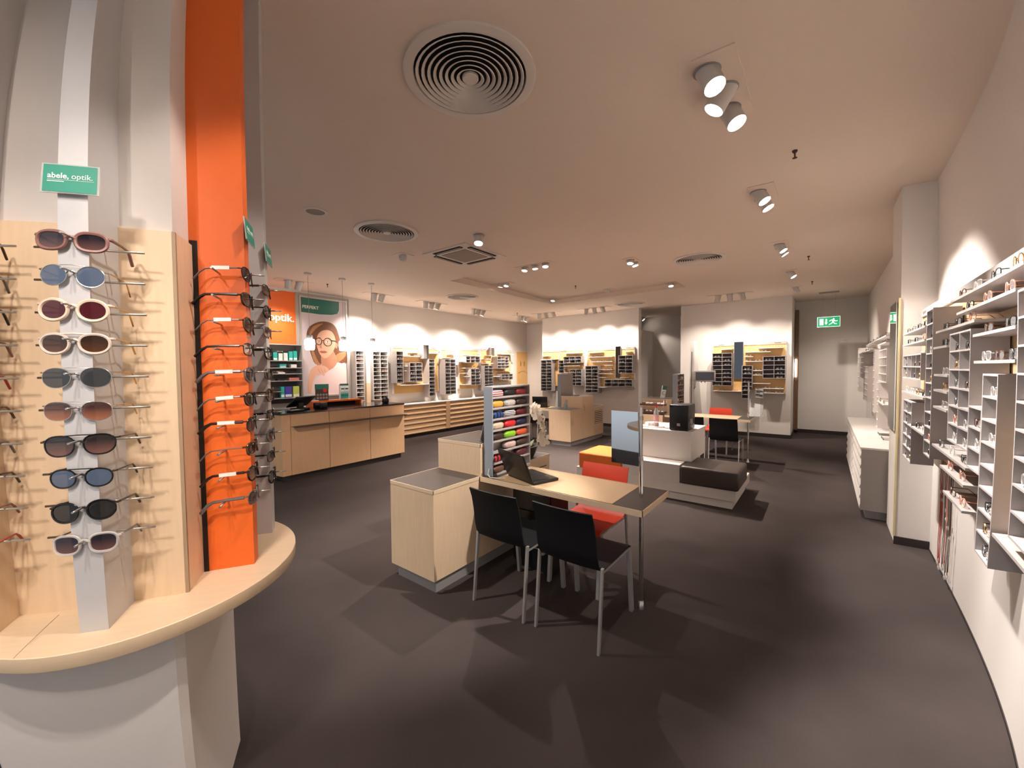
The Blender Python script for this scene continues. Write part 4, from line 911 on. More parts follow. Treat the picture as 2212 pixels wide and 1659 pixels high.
# ------------------------------------------------------------------ service counter
MAPLE_SHADED = mat('counter_maple_shaded', (220, 178, 136), .42, noise=.12, scale=9, stretch=(7, 7, .7))  # deeper maple tone: shade on the counter is put into its colour
t = thing('service_counter', 'long maple service counter with dark top and a handbag ledge', 'counter', (-6.45, 3.52, 0))
CX, CYY = -6.45, 3.52
kd = MB().prism([(-6.8 - CX, 2.55 - CYY), (-6.25 - CX, 2.55 - CYY), (-6.16 - CX, 2.62 - CYY), (-6.16 - CX, 4.56 - CYY), (-6.8 - CX, 4.56 - CYY)], 0, .09).build('plinth', DARKLAM, t)
bx('carcass', MAPLE_SHADED, t, -6.83 - CX, -6.13 - CX, 2.62 - CYY, 4.60 - CYY, .09, .975)
MB().prism([(-6.83 - CX, 2.46 - CYY), (-6.32 - CX, 2.46 - CYY), (-6.11 - CX, 2.5 - CYY), (-6.11 - CX, 2.62 - CYY), (-6.83 - CX, 2.62 - CYY)], .09, .975).build('corner_panel', MAPLE_SHADED, t)
ys = [2.622, 3.2, 3.91, 4.61]
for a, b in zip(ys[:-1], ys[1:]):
    bx('front_panel', MAPLE_SHADED, t, -6.13 - CX, -6.11 - CX, a - CYY + .004, b - CYY - .004, .09, .79)
    bx('upper_panel', MAPLE_SHADED, t, -6.13 - CX, -6.11 - CX, a - CYY + .004, b - CYY - .004, .80, .975)
bx('ledge', DARKLAM, t, -6.11 - CX, -6.01 - CX, 2.66 - CYY, 4.61 - CYY, .785, .797)
MB().prism([(-6.85 - CX, 2.45 - CYY), (-6.32 - CX, 2.45 - CYY), (-6.105 - CX, 2.49 - CYY), (-6.105 - CX, 4.615 - CYY), (-6.85 - CX, 4.615 - CYY)], .975, 1.0).build('counter_top', mat('counter_black', (34, 29, 28), .12, noise=.05, coat=.3), t)
t = thing('touch_monitor', 'black tilted touchscreen till on the counter', 'monitor', (-6.52, 2.95, 1.0), math.radians(-68))
MB().rbox(-.11, .11, -.09, .09, 0, .03, .008).build('foot', BLACK, t); MB().box(-.05, .05, -.02, .02, .03, .12).build('neck', BLACK, t)
s_ = MB().rbox(-.2, .2, -.012, .012, -.13, .13, .008).build('screen_back', BLACK, t); s_.location = (0, .03, .13); s_.rotation_euler = (math.radians(-52), 0, 0)
t = thing('receipt_printer', 'small black receipt printer beside the till', 'printer', (-6.5, 3.27, 1.0), .3)
MB().rbox(-.07, .07, -.07, .07, 0, .09, .012).build('housing', BLACK, t); MB().box(-.045, .045, -.071, -.066, .05, .08).build('paper_slot', GREIGE, t)
t = thing('card_tray', 'flat black card tray on the counter front', 'tray', (-6.3, 2.78, 1.0), .2)
MB().rbox(-.06, .06, -.11, .11, 0, .02, .006).build('tray', BLACK, t); MB().box(-.03, .03, -.06, .06, .02, .024).build('paper', PRINTWHITE, t)
t = thing('pen_pot', 'black rounded pot at the far end of the counter', 'pot', (-6.4, 4.42, 1.0))
MB().lathe([(.001, 0), (.05, 0), (.062, .03), (.058, .08), (.03, .11), (.001, .115)], n=20).build('pot', BLACK, t); MB().lathe([(.02, .112), (.012, .13), (.001, .135)], n=12).build('knob', BLACK, t)
t = thing('raised_desk', 'orange framed black raised desk shelf behind the counter', 'desk', (-6.98, 3.76, 0))
bx('top', ORANGE, t, -.1, .12, -.46, .46, 1.06, 1.085); bx('end_panel', ORANGE, t, -.1, .12, .44, .46, .1, 1.06); bx('end_panel', ORANGE, t, -.1, .12, -.46, -.44, .1, 1.06); bx('back_panel', BLACKMAT, t, -.08, -.06, -.44, .44, .3, 1.055); bx('shelf', BLACKMAT, t, -.06, .1, -.44, .44, .93, .945); bx('base', DARKLAM, t, -.09, .1, -.44, .44, 0, .1)
t = thing('card_display', 'dark countertop display card with round pictures and a green header', 'display', (-6.95, 3.52, 1.085), -.05)
bx('panel', mat('card_dark', (70, 62, 60), .5, noise=.1), t, -.01, .01, -.11, .11, 0, .2); bx('header', GREENP, t, -.012, .012, -.115, .115, .2, .29)
rd = MB()
for r in range(2):
    for c_ in range(4): rd.cyl((.01, -.075 + c_ * .05, .05 + r * .055), (.0115, -.075 + c_ * .05, .05 + r * .055), .02, n=14)
rd.build('round_pictures', mat('picture_grey', (158, 146, 140), .5, noise=.2, scale=60), t)
MB().cyl((.01, .05, .18), (.013, .05, .18), .035, n=18).build('price_badge', mat('badge_red', (206, 48, 40), .5, noise=.03), t)
t = thing('leaflet_holder', 'white leaflet stand with four green striped packets behind the counter', 'leaflet stand', (-6.95, 3.93, 1.085), -.05)
bx('stand', PRINTWHITE, t, -.03, .01, -.08, .08, 0, .27); bx('header', GREENP, t, .0, .012, -.08, .08, .25, .285)
for r in range(2):
    for c_ in range(2): bx('packet', PRINTWHITE if r else CYAN, t, .01, .025, -.07 + c_ * .075, -.005 + c_ * .075, .02 + r * .12, .11 + r * .12); bx('packet_mark', GREENP, t, .025, .026, -.065 + c_ * .075, -.01 + c_ * .075, .06 + r * .12, .085 + r * .12)
t = thing('leaflet_stack', 'small pile of pale leaflets on the raised desk', 'leaflets', (-6.97, 3.26 + .12, 1.085), .2)
MB().box(-.06, .06, -.06, .06, 0, .012).build('lower_leaflets', PRINTWHITE, t); MB().box(-.05, .05, -.055, .05, .012, .018).build('upper_leaflet', mat('leaflet_blue', (150, 170, 190), .5, noise=.1), t)

# ------------------------------------------------------------------ islands: low cabinet, tall cabinet, far low cabinet, case rack, desk
def island(xr, xl, y0, y1, y2, y3, where, side=1, handles=False):
    """cabinets between x = xl (outer) and xr (desk side); three boxes along y"""
    out = []
    for k, (a, b, hgt, nm, lab) in enumerate([(y0, y1, .745, 'low_cabinet', 'low maple cabinet with dark top '), (y1, y2, 1.0, 'tall_cabinet', 'taller maple cabinet '), (y2, y3, .745, 'low_cabinet', 'low maple cabinet with louvred front ')]):
        cx = (xl + xr) / 2; cy = (a + b) / 2; hx = abs(xr - xl) / 2; hy = (b - a) / 2
        t = thing(nm, lab + where[k], 'cabinet', (cx, cy, 0))
        bx('body', MAPLE, t, -hx + .003, hx - .003, -hy + .002, hy - .002, .09, hgt - .025, .002)
        bx('plinth', KICK, t, -hx + .05, hx - .02, -hy + (.03 if k == 0 else .0), hy - (.03 if k == 2 else 0), 0, .09)
        tp = bx('top', DARKLAM, t, -hx + .004, hx - .004, -hy + .004, hy - .004, hgt - .024, hgt)
        e = MB()
        e.box(-hx, -hx + .004, -hy, hy, hgt - .026, hgt + .0005); e.box(hx - .004, hx, -hy, hy, hgt - .026, hgt + .0005); e.box(-hx, hx, -hy, -hy + .004, hgt - .026, hgt + .0005); e.box(-hx, hx, hy - .004, hy, hgt - .026, hgt + .0005)
        e.build('edge_band', MAPLE_H, tp)
        if handles and k < 2:
            z = hgt - .25
            MB().tube([(hx - .001, -hy + .08, z - .06), (hx + .02, -hy + .075, z - .03), (hx + .024, -hy + .075, z), (hx + .02, -hy + .075, z + .03), (hx - .001, -hy + .08, z + .06)], .005, 6).build('handle', STEEL, t)
        if k == 2:
            s = hx if side > 0 else -hx
            bx('louvre_frame', BLACKMAT, t, s - .001, s + .002, -hy + .06, hy - .06, .35, hgt - .1)
            for j in range(7): bx('louvre', MAPLE_H, t, s, s + .008, -hy + .06, hy - .06, .36 + j * .042, .385 + j * .042)
        out.append(t)
    return out
CASEC = [[('red_stripe', 'black', 'floral')], ]
def mk(n, rgb, **k): return mat('case_' + n, rgb, .5, noise=k.pop('noise', .06), **k)
STRIPE = None
def stripe_mat(name, a, b, sc, axis=2):
    if name in MATS: return MATS[name]
    m = mat(name, a, .5, noise=.01); nt = m.node_tree; p = nt.nodes['Principled BSDF']
    tc = nt.nodes.new('ShaderNodeTexCoord'); wv = nt.nodes.new('ShaderNodeTexWave'); wv.inputs['Scale'].default_value = sc; wv.bands_direction = 'XYZ'[axis]
    rp = nt.nodes.new('ShaderNodeValToRGB'); rp.color_ramp.interpolation = 'CONSTANT'; rp.color_ramp.elements[0].color = lin(a); rp.color_ramp.elements[1].color = lin(b); rp.color_ramp.elements[1].position = .5
    nt.links.new(tc.outputs['Object'], wv.inputs['Vector']); nt.links.new(wv.outputs['Fac'], rp.inputs['Fac']); nt.links.new(rp.outputs['Color'], p.inputs['Base Color'])
    return m
CM = {'red striped': stripe_mat('case_redstripe', (235, 228, 222), (186, 40, 48), 18), 'black': mk('black', (24, 22, 22)), 'red floral': mk('floral', (196, 56, 60), noise=.8, scale=60, rgb2=(40, 40, 46)),
      'mustard yellow': mk('mustard', (212, 156, 62)), 'brown and white patterned': stripe_mat('case_pattern', (230, 222, 214), (96, 74, 66), 30, 1), 'dark brown': mk('brown', (54, 38, 32)),
      'blue and black': stripe_mat('case_blue', (22, 70, 150), (22, 22, 26), 8, 1), 'black and white striped': stripe_mat('case_bw', (236, 232, 226), (30, 28, 28), 24), 'dark red': mk('darkred', (96, 22, 30)),
      'beige dotted': mk('beige', (206, 188, 158), noise=.35, scale=90), 'bright red': mk('red', (206, 32, 38)), 'navy': mk('navy', (32, 36, 60)),
      'chocolate': mk('chocolate', (62, 40, 34)), 'lime green': mk('lime', (134, 192, 40)), 'orange': mk('orange', (214, 88, 44)), 'pale pink checked': mk('pinkcheck', (206, 176, 166), noise=.4, scale=50), 'olive brown': mk('olive', (66, 50, 38)),
      'red and black': stripe_mat('case_redblack', (196, 34, 40), (24, 20, 20), 8, 1), 'maroon': mk('maroon', (92, 40, 48)), 'tan brown': mk('tan', (104, 70, 52)), 'grey': mk('grey', (110, 106, 104)), 'white': mk('white', (222, 214, 206))}
def case_rack(xb, y0, y1, z0, z1, side, label, rows, where, rowsel=None):
    """rack of tilted trays; opens towards +x when side = 1"""
    D = .09; cy = (y0 + y1) / 2
    t = thing('case_rack', label, 'rack', (xb, cy, z0))
    COOLLITG = mat('rack_cool_lit_grey', (150, 158, 168), .45, noise=.03)  # grey end panel; cool entrance light is put into its bluish tint
    for y in (y0, y1 - .01): bx('end_panel', COOLLITG if y == y0 else CUBBY, t, 0, side * D, y - cy, y - cy + .01, 0, z1 - z0)
    bx('back_panel', CUBBY, t, 0, side * .006, y0 - cy + .01, y1 - cy - .01, 0, z1 - z0)
    bx('top', CUBBY, t, 0, side * D, y0 - cy, y1 - cy, z1 - z0, z1 - z0 + .012)
    n = len(rows); ph = (z1 - z0) / n
    for i, row in enumerate(rows):
        zz = z0 + (n - 1 - i) * ph
        bx('tray', CUBBY, t, side * .006, side * D, y0 - cy + .01, y1 - cy - .01, zz - z0, zz - z0 + .008)
        bx('tray_lip', CUBBY, t, side * (D - .006), side * D, y0 - cy + .01, y1 - cy - .01, zz - z0 + .008, zz - z0 + .016)
        L = (y1 - y0 - .02) / max(3, len(row))
        for j, k in enumerate(row):
            if not k: continue
            yy = y0 + .01 + (j + .5) * L
            o = thing('spectacle_case', '%s spectacle case, %s, %s row %s' % (k, ['left', 'middle', 'right'][j], ['top', 'second', 'third', 'fourth', 'fifth', 'sixth', 'seventh', 'bottom'][i], where), 'case', (xb + side * .052, yy, zz + .009), 0, 'spectacle cases ' + where)
            e_ = MB().ell((0, 0, .03), .033, L * .49, .0295, 16, 10, 2.8); e_.build('shell', CM[k], o)
            MB().tube([(side * .0305 * math.cos(a * PI / 12) if False else side * (.0315 * abs(math.cos(a * PI / 6)) ** .6 * (1 if math.cos(a * PI / 6) > 0 else -1)), L * .475 * (abs(math.sin(a * PI / 6)) ** .6) * (1 if math.sin(a * PI / 6) > 0 else -1), .03) for a in range(12)], .0012, 4, closed=True).build('seam', BLACKMAT, o)
    return t
ROWS_A = [['red striped', 'black', 'red floral'], ['mustard yellow', 'brown and white patterned', 'dark brown'], ['blue and black', 'black and white striped', 'dark red'], ['beige dotted', 'bright red', 'navy'], ['chocolate', 'lime green', 'orange'], ['', 'pale pink checked', 'olive brown'], ['red and black', '', 'maroon'], ['tan brown', 'chocolate', '']]
def desk(x0, x1, y0, y1, px, py, label, mirror_side=-1, leg=True):
    cx = (x0 + x1) / 2; cy = (y0 + y1) / 2
    t = thing('consulting_desk', label, 'desk', (cx, cy, 0))
    tp = bx('desk_top', DARKLAM, t, x0 - cx + .004, x1 - cx - .004, y0 - cy + .004, y1 - cy - .004, .708, .745)
    e = MB(); e.box(x0 - cx, x0 - cx + .004, y0 - cy, y1 - cy, .707, .7455); e.box(x1 - cx - .004, x1 - cx, y0 - cy, y1 - cy, .707, .7455); e.box(x0 - cx, x1 - cx, y0 - cy, y0 - cy + .004, .707, .7455); e.box(x0 - cx, x1 - cx, y1 - cy - .004, y1 - cy, .707, .7455)
    e.build('edge_band', MAPLE_H, tp)
    if px > cx: i0, i1 = x0 + .14, x1 - .2
    else: i0, i1 = x0 + .2, x1 - .14
    bx('maple_inlay', mat('desk_inlay', (200, 170, 134), .45, noise=.08, scale=9, stretch=(.8, 7, 7)), t, i0 - cx, i1 - cx, y0 - cy + .014, y1 - cy - .014, .745, .7465)
    MB().cyl((px - cx, py - cy, .05), (px - cx, py - cy, .707), .0135, n=16).build('leg', STEEL, t)
    MB().lathe([(.001, 0), (.025, 0), (.018, .05), (.014, .055)], (px - cx, py - cy, 0), 18).build('foot', STEEL, t)
    MB().cyl((px - cx, py - cy, .745), (px - cx, py - cy, 1.345), .0125, n=16).build('mirror_post', CHROME, t)
    return t
def desk_mirror(t, px, py, z0, z1, wdt, side, rz=0.0):
    "frameless mirror clamped to the desk's own post"
    a, b = (-.014 - wdt, -.014) if side < 0 else (.014, .014 + wdt)
    ox, oy = px - t.location.x, py - t.location.y
    m = bx('mirror_glass', MIRROR, t, a, b, -.004, 0.0, 0, z1 - z0); m.location = (ox, oy, z0); m.rotation_euler = (0, 0, rz)
    bx('backing', CUBBYBACK, m, a, b, 0.0, .003, 0, z1 - z0)
    for z in (z0 + .04, z1 - .05): MB().cyl((ox, oy, z), (ox, oy, z + .025), .0155, n=14).build('clamp', STEEL, t)
island(-2.165, -2.67, 1.87, 2.365, 2.9, 3.4, ['nearest the camera', 'joined to the near consulting desk', 'behind the near case rack'])
dk = desk(-2.16, -.845, 2.35, 2.865, -.945, 2.6, 'near consulting desk with maple inlay and dark ends on a steel leg')
desk_mirror(dk, -.945, 2.6, .95, 1.31, .2, -1, -.1)
case_rack(-2.155, 2.40, 2.92, .7465, 1.455, 1, 'grey rack of colourful spectacle cases on the near desk', ROWS_A, 'of the near rack')
# leaflet panel leaning behind the rack
t = thing('leaning_sign', 'grey plastic sign leaning against the back of the near case rack', 'sign', (-2.2, 2.72, 1.0), 0)
MB().prism([(0.04, .38), (.036, .38), (-.075, 0), (-.07, 0)], -.24, .18, 'y').build('panel', mat('smoke_plastic', (150, 142, 136), .3, noise=.03), t)
MB().box(-.085, -.06, -.24, .18, 0, .008).build('foot', mat('smoke_plastic', (0, 0, 0)), t)
# black drawer pedestal under the near desk
t = thing('drawer_pedestal', 'black drawer pedestal with silver handles under the near desk', 'drawers', (-1.82, 2.75, 0))
bx('body', BLACKMAT, t, -.18, .18, -.16, .1, .04, .69)
for i in range(3):
    z = .06 + i * .21
    f = bx('drawer_front', BLACK, t, -.175, .175, -.178, -.16, z, z + .2)
    MB().tube([(.02, -.178, z + .14), (.03, -.2, z + .142), (.08, -.205, z + .145), (.13, -.2, z + .148), (.14, -.178, z + .15)], .005, 6).build('handle', STEEL, f)
bx('plinth', BLACKMAT, t, -.17, .17, -.15, .09, 0, .04)
# laptop
def laptop(label, loc, rz, ang=18, s=1.0):
    t = thing('laptop', label, 'laptop', loc, rz)
    MB().rbox(-.17 * s, .17 * s, -.12 * s, .12 * s, 0, .022, .006).build('base', BLACK, t)
    MB().box(-.145 * s, .145 * s, -.02 * s, .095 * s, .022, .0235).build('keyboard', BLACKMAT, t)
    k = MB()
    for r in range(5):
        for c_ in range(12): k.box(-.14 * s + c_ * .0235 * s, -.12 * s + c_ * .0235 * s, -.015 * s + r * .022 * s, .003 * s + r * .022 * s, .0235, .0255)
    k.build('keys', mat('key_black', (34, 33, 35), .6, noise=.05), t)
    MB().box(-.05 * s, .05 * s, -.1 * s, -.04 * s, .022, .023).build('touchpad', mat('key_black', (0, 0, 0)), t)
    MB().box(-.168 * s, .168 * s, -.121 * s, -.117 * s, .008, .02).build('silver_edge', ALU, t)
    b = MB().rbox(-.17 * s, .17 * s, 0, .014, 0, .235 * s, .005); lid = b.build('lid', BLACK, t); lid.location = (0, .115 * s, .02); lid.rotation_euler = (math.radians(-ang), 0, 0)
    MB().box(-.155 * s, .155 * s, -.001, .0, .02, .22 * s).build('screen', mat('screen_off', (14, 14, 17), .1, noise=.02), lid)
    return t
laptop('open black laptop on the near consulting desk', (-1.785, 2.555, .7475), math.radians(162), 24, 1.0)
t = thing('power_cable', 'white cable curling behind the near laptop', 'cable', (-2.02, 2.38, .7475))
MB().tube([(-.08, .02, .06), (-.07, -.01, .02), (-.03, -.03, .006), (.02, -.01, .006), (.05, .0, .006), (.075, .02, .006)], .004, 8).build('cable', WHITE, t)
# orchid on the far low cabinet of the near island
def petal_mat():
    m = mat('orchid_petal', (246, 240, 228), .5, noise=.03); nt = m.node_tree
    if 'petal_glow' in nt.nodes: return m
    tl = nt.nodes.new('ShaderNodeBsdfTranslucent'); tl.name = 'petal_glow'; tl.inputs['Color'].default_value = lin((248, 240, 226))
    mx = nt.nodes.new('ShaderNodeMixShader'); out = nt.nodes['Material Output']; mx.inputs[0].default_value = .5
    nt.links.new(nt.nodes['Principled BSDF'].outputs[0], mx.inputs[1]); nt.links.new(tl.outputs[0], mx.inputs[2]); nt.links.new(mx.outputs[0], out.inputs['Surface'])
    return m
def orchid(label, loc, cols, h=.42):
    t = thing('potted_orchid', label, 'plant', loc)
    MB().lathe([(.001, 0), (.05, 0), (.075, .05), (.09, .1), (.085, .105), (.065, .09), (.001, .085)], n=24).build('bowl', mat('bowl_dark', (70, 66, 56), .25, noise=.1), t)
    ST = mat('orchid_stem', (92, 104, 58), .5, noise=.1); PT = petal_mat()
    for k in range(4):
        a = k * 1.7
        MB().prism(smooth_poly([(0, -.012), (.07, -.02), (.13, -.005), (.13, .005), (.07, .02), (0, .012)], 1), 0, .003).build('leaf', ST, t)
        o = t.children[-1] if False else COL.objects[-1]
        o.location = (0, 0, .1); o.rotation_euler = (0, -.35, a)
    st = [(0, 0, .09), (.01, 0, .25), (.04, 0, h - .04), (.09, -.01, h), (.14, -.02, h - .06), (.19, -.03, h - .16), (.22, -.03, h - .27)]
    MB().tube(st, .004, 6).build('stem', ST, t)
    rnd = random.Random(5)
    pet = MB()
    for q in range(5):
        a = q * 2 * PI / 5 + .3; w_ = .023 if q % 2 else .017
        pts = [(0, 0)] + [(.012 + .02 * math.cos(b) + .008, w_ * .8 * math.sin(b)) for b in [i * PI / 4 for i in range(8)]]
        vs = [(0, 0, 0)] + [(p[0] * math.cos(a) - p[1] * math.sin(a), .004 - .35 * p[0] * p[0] * 20, p[0] * math.sin(a) + p[1] * math.cos(a)) for p in pts[1:]]
        pet.add(vs, [(0, i, i + 1) for i in range(1, 8)] + [(0, 8, 1)], True)
    pm = pet.mesh('blossom', PT)
    for i in range(cols):
        f = i / (cols - 1); seg = f * 4.0; k = min(int(seg), 3); g = seg - k
        a, b = Vector(st[2 + k]), Vector(st[min(3 + k, 6)]); p = a.lerp(b, g)
        o = link('blossom', pm, t); o.location = p + Vector((rnd.uniform(-.035, .035), rnd.uniform(-.03, .03), rnd.uniform(-.03, .03))); o.rotation_euler = (rnd.uniform(-.5, .5), rnd.uniform(-.5, .5), rnd.uniform(-1.2, 1.6)); s = rnd.uniform(1.2, 1.75); o.scale = (s, s, s)
    return t
orchid('white orchid in a dark bowl behind the near case rack', (-2.265, 3.17, .745), 14, .48)

# ------------------------------------------------------------------ chairs
def chair(label, loc, rz, m, group):
    t = thing('stacking_chair', label, 'chair', loc, rz, group)
    def sheet(name, prof, w0, w1, bow=.0):
        b = MB(); th = .009; n = len(prof); vs = []; nx = 6
        for side in (0, 1):
            for i, (y, z) in enumerate(prof):
                f = i / (n - 1); w_ = w0 + (w1 - w0) * f
                y2, z2 = prof[min(i + 1, n - 1)]; y1, z1 = prof[max(i - 1, 0)]
                d = Vector((y2 - y1, z2 - z1)).normalized(); nn = Vector((-d.y, d.x)) * (th * side)
                for k in range(nx + 1):
                    x = -w_ / 2 + w_ * k / nx; q = bow * (1 - (2 * k / nx - 1) ** 2)
                    vs.append((x, y + nn.x - q * abs(d.y), z + nn.y - q * abs(d.x) * .5))
        S = n * (nx + 1); fs = []
        for i in range(n - 1):
            for k in range(nx):
                a = i * (nx + 1) + k; fs.append((a, a + 1, a + nx + 2, a + nx + 1)); fs.append((S + a, S + a + nx + 1, S + a + nx + 2, S + a + 1))
            a = i * (nx + 1); fs.append((a, a + nx + 1, S + a + nx + 1, S + a)); a += nx; fs.append((a, S + a, S + a + nx + 1, a + nx + 1))
        for k in range(nx):
            fs.append((k, S + k, S + k + 1, k + 1)); a = (n - 1) * (nx + 1) + k; fs.append((a, a + 1, S + a + 1, S + a))
        b.add(vs, fs, True); return b.build(name, m, t)
    sheet('seat', [(.51, .405), (.505, .43), (.485, .45), (.44, .458), (.3, .452), (.16, .445), (.09, .45)], .40, .41, .006)
    sheet('backrest', [(.09, .45), (.055, .462), (.03, .49), (.015, .55), (.0, .65), (-.02, .74), (-.045, .805)], .41, .395, .012)
    def leg(x, ya, za, yb, w_=.022):
        b = MB(); vs = []
        for (y, z) in ((ya, za), (yb, 0)):
            for dx, dy in ((-w_ * .35, -w_ * .5), (w_ * .35, -w_ * .5), (w_ * .35, w_ * .5), (-w_ * .35, w_ * .5)): vs.append((x + dx, y + dy, z))
        b.add(vs, [(0, 1, 2, 3), (7, 6, 5, 4), (0, 4, 5, 1), (1, 5, 6, 2), (2, 6, 7, 3), (3, 7, 4, 0)]); b.build('leg', ALU, t, .002)
    for s in (-1, 1):
        leg(s * .212, .05, .472, .0); leg(s * .2, .47, .44, .515, .034)
    for s in (-1, 1): MB().box(s * .2 - .006, s * .2 + .006, .06, .475, .428, .442).build('side_rail', ALU, t)
    return t
GC = 'black stacking chairs'
chair('black stacking chair tucked beside the near maple cabinet', (-1.69, 2.0, 0), 0, CHAIRBLACK, GC)
chair('black stacking chair nearest the camera, at the free end of the near desk', (-1.185, 2.02, 0), 0, CHAIRBLACK, GC)
chair('red-orange stacking chair behind the near consulting desk', (-1.42, 3.04, 0), PI, CHAIRRED, 'red stacking chairs')

# ------------------------------------------------------------------ stepped bench with cushions
t = thing('stepped_bench', 'white stepped bench platform with a higher middle block', 'bench', (-1.75, 5.5, 0))
BX, BY = -1.75, 5.5
bx('plinth', BENCH, t, -2.7 - BX, -.8 - BX, 5.06 - BY, 6.0 - BY, 0, .095)
bx('lower_slab', BENCH, t, -2.75 - BX, -.76 - BX, 5.03 - BY, 6.05 - BY, .095, .215, .003)
bx('upper_block', BENCH, t, -2.08 - BX, -1.36 - BX, 5.03 - BY, 6.05 - BY, .215, .43, .003)
t = thing('seat_cushion', 'dark brown leather cushion on the right step of the bench', 'cushion', (-1.04, 5.32, .2155))
MB().rbox(-.31, .31, -.32, .32, 0, .215, .03, 4).build('pad', LEATHER, t)
MB().tube([(-.3, -.32, .03), (.3, -.32, .03)], .0015, 4).build('seam', BLACKMAT, t)
t = thing('seat_cushion', 'orange fabric cushion on the left step of the bench', 'cushion', (-2.39, 5.32, .2155))
MB().rbox(-.31, .31, -.32, .32, 0, .215, .015, 3).build('pad', ORFABRIC, t)
MB().tube([(-.3, -.321, .2), (.3, -.321, .2)], .0015, 4).build('seam', ORFABRIC, t)
t = thing('white_box_table', 'white box table standing on the bench block', 'table', (-1.65, 5.65, .43))
bx('box', WHITE, t, -.36, .36, -.38, .36, 0.0005, .355, .003); bx('top', WHITE, t, -.365, .365, -.385, .365, .355, .372)
zb = .802
t = thing('coffee_machine', 'black box-shaped coffee machine on the white box table', 'machine', (-1.45, 5.46, zb), 0)
MB().rbox(-.115, .115, -.15, .18, .004, .33, .012).build('housing', BLACK, t); MB().box(-.02, .02, -.1545, -.149, .06, .095).build('logo_plate', ALU, t)
for x in (-.09, .09):
    MB().cyl((x, -.12, 0), (x, -.12, .006), .012, n=10).build('foot', BLACKMAT, t)
MB().cyl((.115, -.05, .12), (.135, -.05, .12), .035, n=18).build('side_knob', mat('knob_clear', (190, 186, 184), .2, noise=.02), t); MB().box(-.1, -.06, -.15, -.148, .3, .31).build('lamp_strip', ALU, t)
t = thing('water_bottle', 'clear plastic bottle with red cap and pink label on the white table', 'bottle', (-1.79, 5.5, zb + .013))
MB().lathe([(.001, 0), (.034, 0), (.036, .02), (.034, .05), (.036, .1), (.036, .17), (.03, .2), (.015, .235), (.013, .255)], n=20).build('bottle', mat('bottle_pet', (196, 204, 200), .08, noise=.01, alpha=.45), t)
MB().lathe([(.0365, .075), (.0368, .14)], n=20).build('label', mat('label_pink', (222, 150, 152), .5, noise=.15, scale=40), t); MB().lathe([(.015, .252), (.0155, .256), (.0155, .272), (.001, .273)], n=16).build('cap', mat('cap_red', (206, 34, 34), .4, noise=.02), t)
MB().lathe([(.033, .004), (.033, .04), (.001, .041)], n=16).build('drink', mat('drink_red', (190, 60, 60), .2, noise=.02), t)
t = thing('serving_tray', 'white serving tray under the bottle', 'tray', (-1.78, 5.5, zb), .1)
MB().rbox(-.17, .17, -.12, .12, 0, .012, .004).build('tray', WHITE, t); MB().tube([(-.165, -.115, .012), (.165, -.115, .012), (.165, .115, .012), (-.165, .115, .012)], .004, 6, closed=True).build('rim', BLACK, t)
t = thing('paper_cup_stack', 'crumpled white cups lying left of the bottle', 'cups', (-1.905, 5.47, zb + .0135))
for k in range(3): o = MB().lathe([(.001, 0), (.02, 0), (.028, .05), (.026, .05), (.018, .004)], n=14).build('cup', PRINTWHITE, t); o.location = (-.02 + k * .03, .01 * k, .028); o.rotation_euler = (0, 1.57, .4 * k)
t = thing('sugar_packets', 'small white packets on the tray right of the bottle', 'packets', (-1.7, 5.46, zb + .013))
for k in range(3): o = MB().box(-.02, .02, -.03, .03, 0, .006).build('packet', PRINTWHITE, t); o.location = (.005 * k, .004 * k, .006 * k); o.rotation_euler = (0, 0, .5 * k)

# ------------------------------------------------------------------ left island
island(-4.07, -4.6, 7.2, 7.72, 8.25, 8.75, ['of the left island, door side towards the orchid', 'of the left island beside the grey rack back', 'of the left island, farthest'], handles=True)
desk(-5.95, -4.605, 7.22, 7.74, -5.85, 7.48, 'consulting desk of the left island, mostly hidden by the near rack')
case_rack(-4.61, 7.74, 8.28, .7465 + .0, 1.48, -1, 'grey rack seen from its back on the left island', [['', '', '']] * 7, 'of the left rack')
laptop('open black laptop on the left island desk', (-4.98, 7.5, .7475), math.radians(200), 12, 1.0)
chair('black stacking chair at the left island desk beside the orchid', (-4.98, 6.98, 0), .1, CHAIRBLACK, GC)
t = thing('glass_vase', 'clear vase with a paper leaflet on the left island cabinet', 'vase', (-4.3, 7.4, .746))
MB().lathe([(.001, 0), (.04, 0), (.045, .06), (.04, .1), (.037, .1), (.04, .06), (.03, .01), (.001, .008)], n=18).build('glass', mat('vase_glass', (170, 200, 190), .1, noise=.01, alpha=.5), t); MB().prism([(-.04, .02), (.03, .03), (.06, .2), (-.01, .21)], -.003, .003, 'y').build('leaflet', mat('leaflet_grey', (176, 168, 160), .5, noise=.2, scale=20), t)
t = thing('tablet', 'dark flat tablet lying on the tall cabinet of the left island', 'tablet', (-4.4, 7.95, 1.0005), .3)
MB().rbox(-.12, .12, -.08, .08, 0, .01, .003).build('body', BLACK, t); MB().box(-.11, .11, -.07, .07, .01, .0105).build('screen', mat('screen_off', (0, 0, 0)), t)

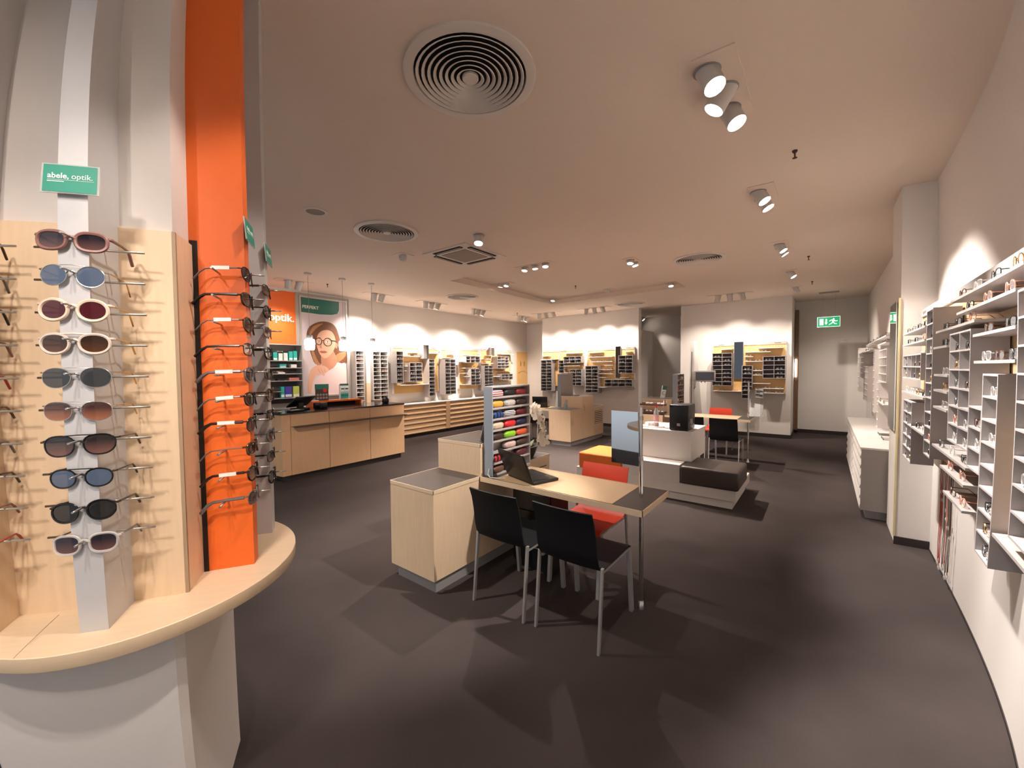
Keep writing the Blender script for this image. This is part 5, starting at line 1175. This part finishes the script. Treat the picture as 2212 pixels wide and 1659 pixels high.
# ------------------------------------------------------------------ right island
island(-2.3, -2.85, 7.42, 7.92, 8.45, 8.95, ['of the right island under the frame trays', 'of the right island with a leaflet on top', 'of the right island, farthest'])
dk = desk(-2.29, -.93, 7.48, 8.05, -1.0, 7.75, 'consulting desk of the right island before the back wall')
case_rack(-2.295, 8.0, 8.45, .7465, 1.47, 1, 'narrow grey rack of spectacle cases on the right island', [['tan brown', 'grey', 'white'], ['dark brown', 'grey', ''], ['orange', 'tan brown', 'grey'], ['grey', 'dark brown', ''], ['white', 'grey', 'tan brown'], ['orange', '', 'grey'], ['dark brown', 'grey', '']], 'of the right rack')
desk_mirror(dk, -1.0, 7.75, .78, 1.25, .2, 1, .25)
chair('black stacking chair with its back to the bench at the right desk', (-1.24, 7.0, 0), 0, CHAIRBLACK, GC)
chair('black stacking chair half hidden behind the coffee machine', (-1.73, 7.02, 0), .12, CHAIRBLACK, GC)
chair('red-orange stacking chair on the far side of the right desk', (-1.6, 8.72, 0), PI, CHAIRRED, 'red stacking chairs')
t = thing('frame_tray_rack', 'wire rack with two dark trays of white packets on the right island', 'rack', (-2.5, 7.55, .7455))
for z in (.02, .16):
    bx('tray', mat('tray_red_brown', (92, 44, 34), .4, noise=.1), t, -.24, .2, -.08, .1, z, z + .03)
    for k in range(6): o = MB().box(-.025, .025, -.03, .03, 0, .02).build('packet', PRINTWHITE if k % 3 else CUBBYBACK, t); o.location = (-.19 + k * .07, .0, z + .031)
for x in (-.24, .2):
    for y in (-.08, .1): MB().cyl((x, y, 0), (x, y, .26), .004, n=6).build('post', STEEL, t)
t = thing('leaflet_card', 'tilted white leaflet with green header on the right island', 'leaflet', (-2.55, 8.2, 1.0005), .2)
MB().prism([(-.045, 0), (.045, .0), (.085, .24), (-.005, .25)], -.003, .003, 'y').build('card', PRINTWHITE, t); MB().prism([(.003, .17), (.08, .165), (.09, .24), (.012, .252)], -.0045, .0045, 'y').build('header', GREENP, t)
MB().tube([(.03 + .035 * math.cos(a * PI / 6), -.004, .1 + .035 * math.sin(a * PI / 6)) for a in range(12)], .003, 5, closed=True).build('printed_ring', CUBBYBACK, t)
# measuring column with screen
t = thing('measuring_column', 'tall white tapered measuring column with black slot and small screen', 'device', (-2.46, 10.25, 0))
b = MB(); vs = [(-.06, -.16, 0), (.045, -.16, 0), (.18, .2, 0), (-.06, .2, 0), (-.05, -.12, 2.24), (.035, -.12, 2.24), (.05, .0, 2.24), (-.05, .0, 2.24)]
b.add(vs, [(0, 3, 2, 1), (4, 5, 6, 7), (0, 1, 5, 4), (1, 2, 6, 5), (2, 3, 7, 6), (3, 0, 4, 7)]); b.build('column', WHITE, t)
MB().add([(-.022, -.1505, .55), (-.008, -.1505, .55), (-.008, -.1255, 1.98), (-.022, -.1255, 1.98)], [(0, 1, 2, 3)]).build('slot', BLACK, t)
MB().rbox(.07, .52, -.25, -.22, 1.28, 1.535, .012).build('screen_housing', WHITE, t); MB().box(.1, .49, -.253, -.249, 1.315, 1.5).build('screen', mat('screen_grey', (86, 84, 88), .12, noise=.05), t)
MB().rbox(.02, .09, -.24, -.1, 1.32, 1.53, .01).build('arm', WHITE, t)
MB().tube([(.1, -.23, 1.28), (.09, -.25, 1.2), (.06, -.24, 1.1), (.1, -.22, 1.17)], .005, 6).build('cable', BLACK, t)
for x in (.22, .3): MB().cyl((x, -.235, 1.28), (x, -.235, 1.26), .012, n=10).build('button', BLACK, t)
print('eyeglasses', NG[0])
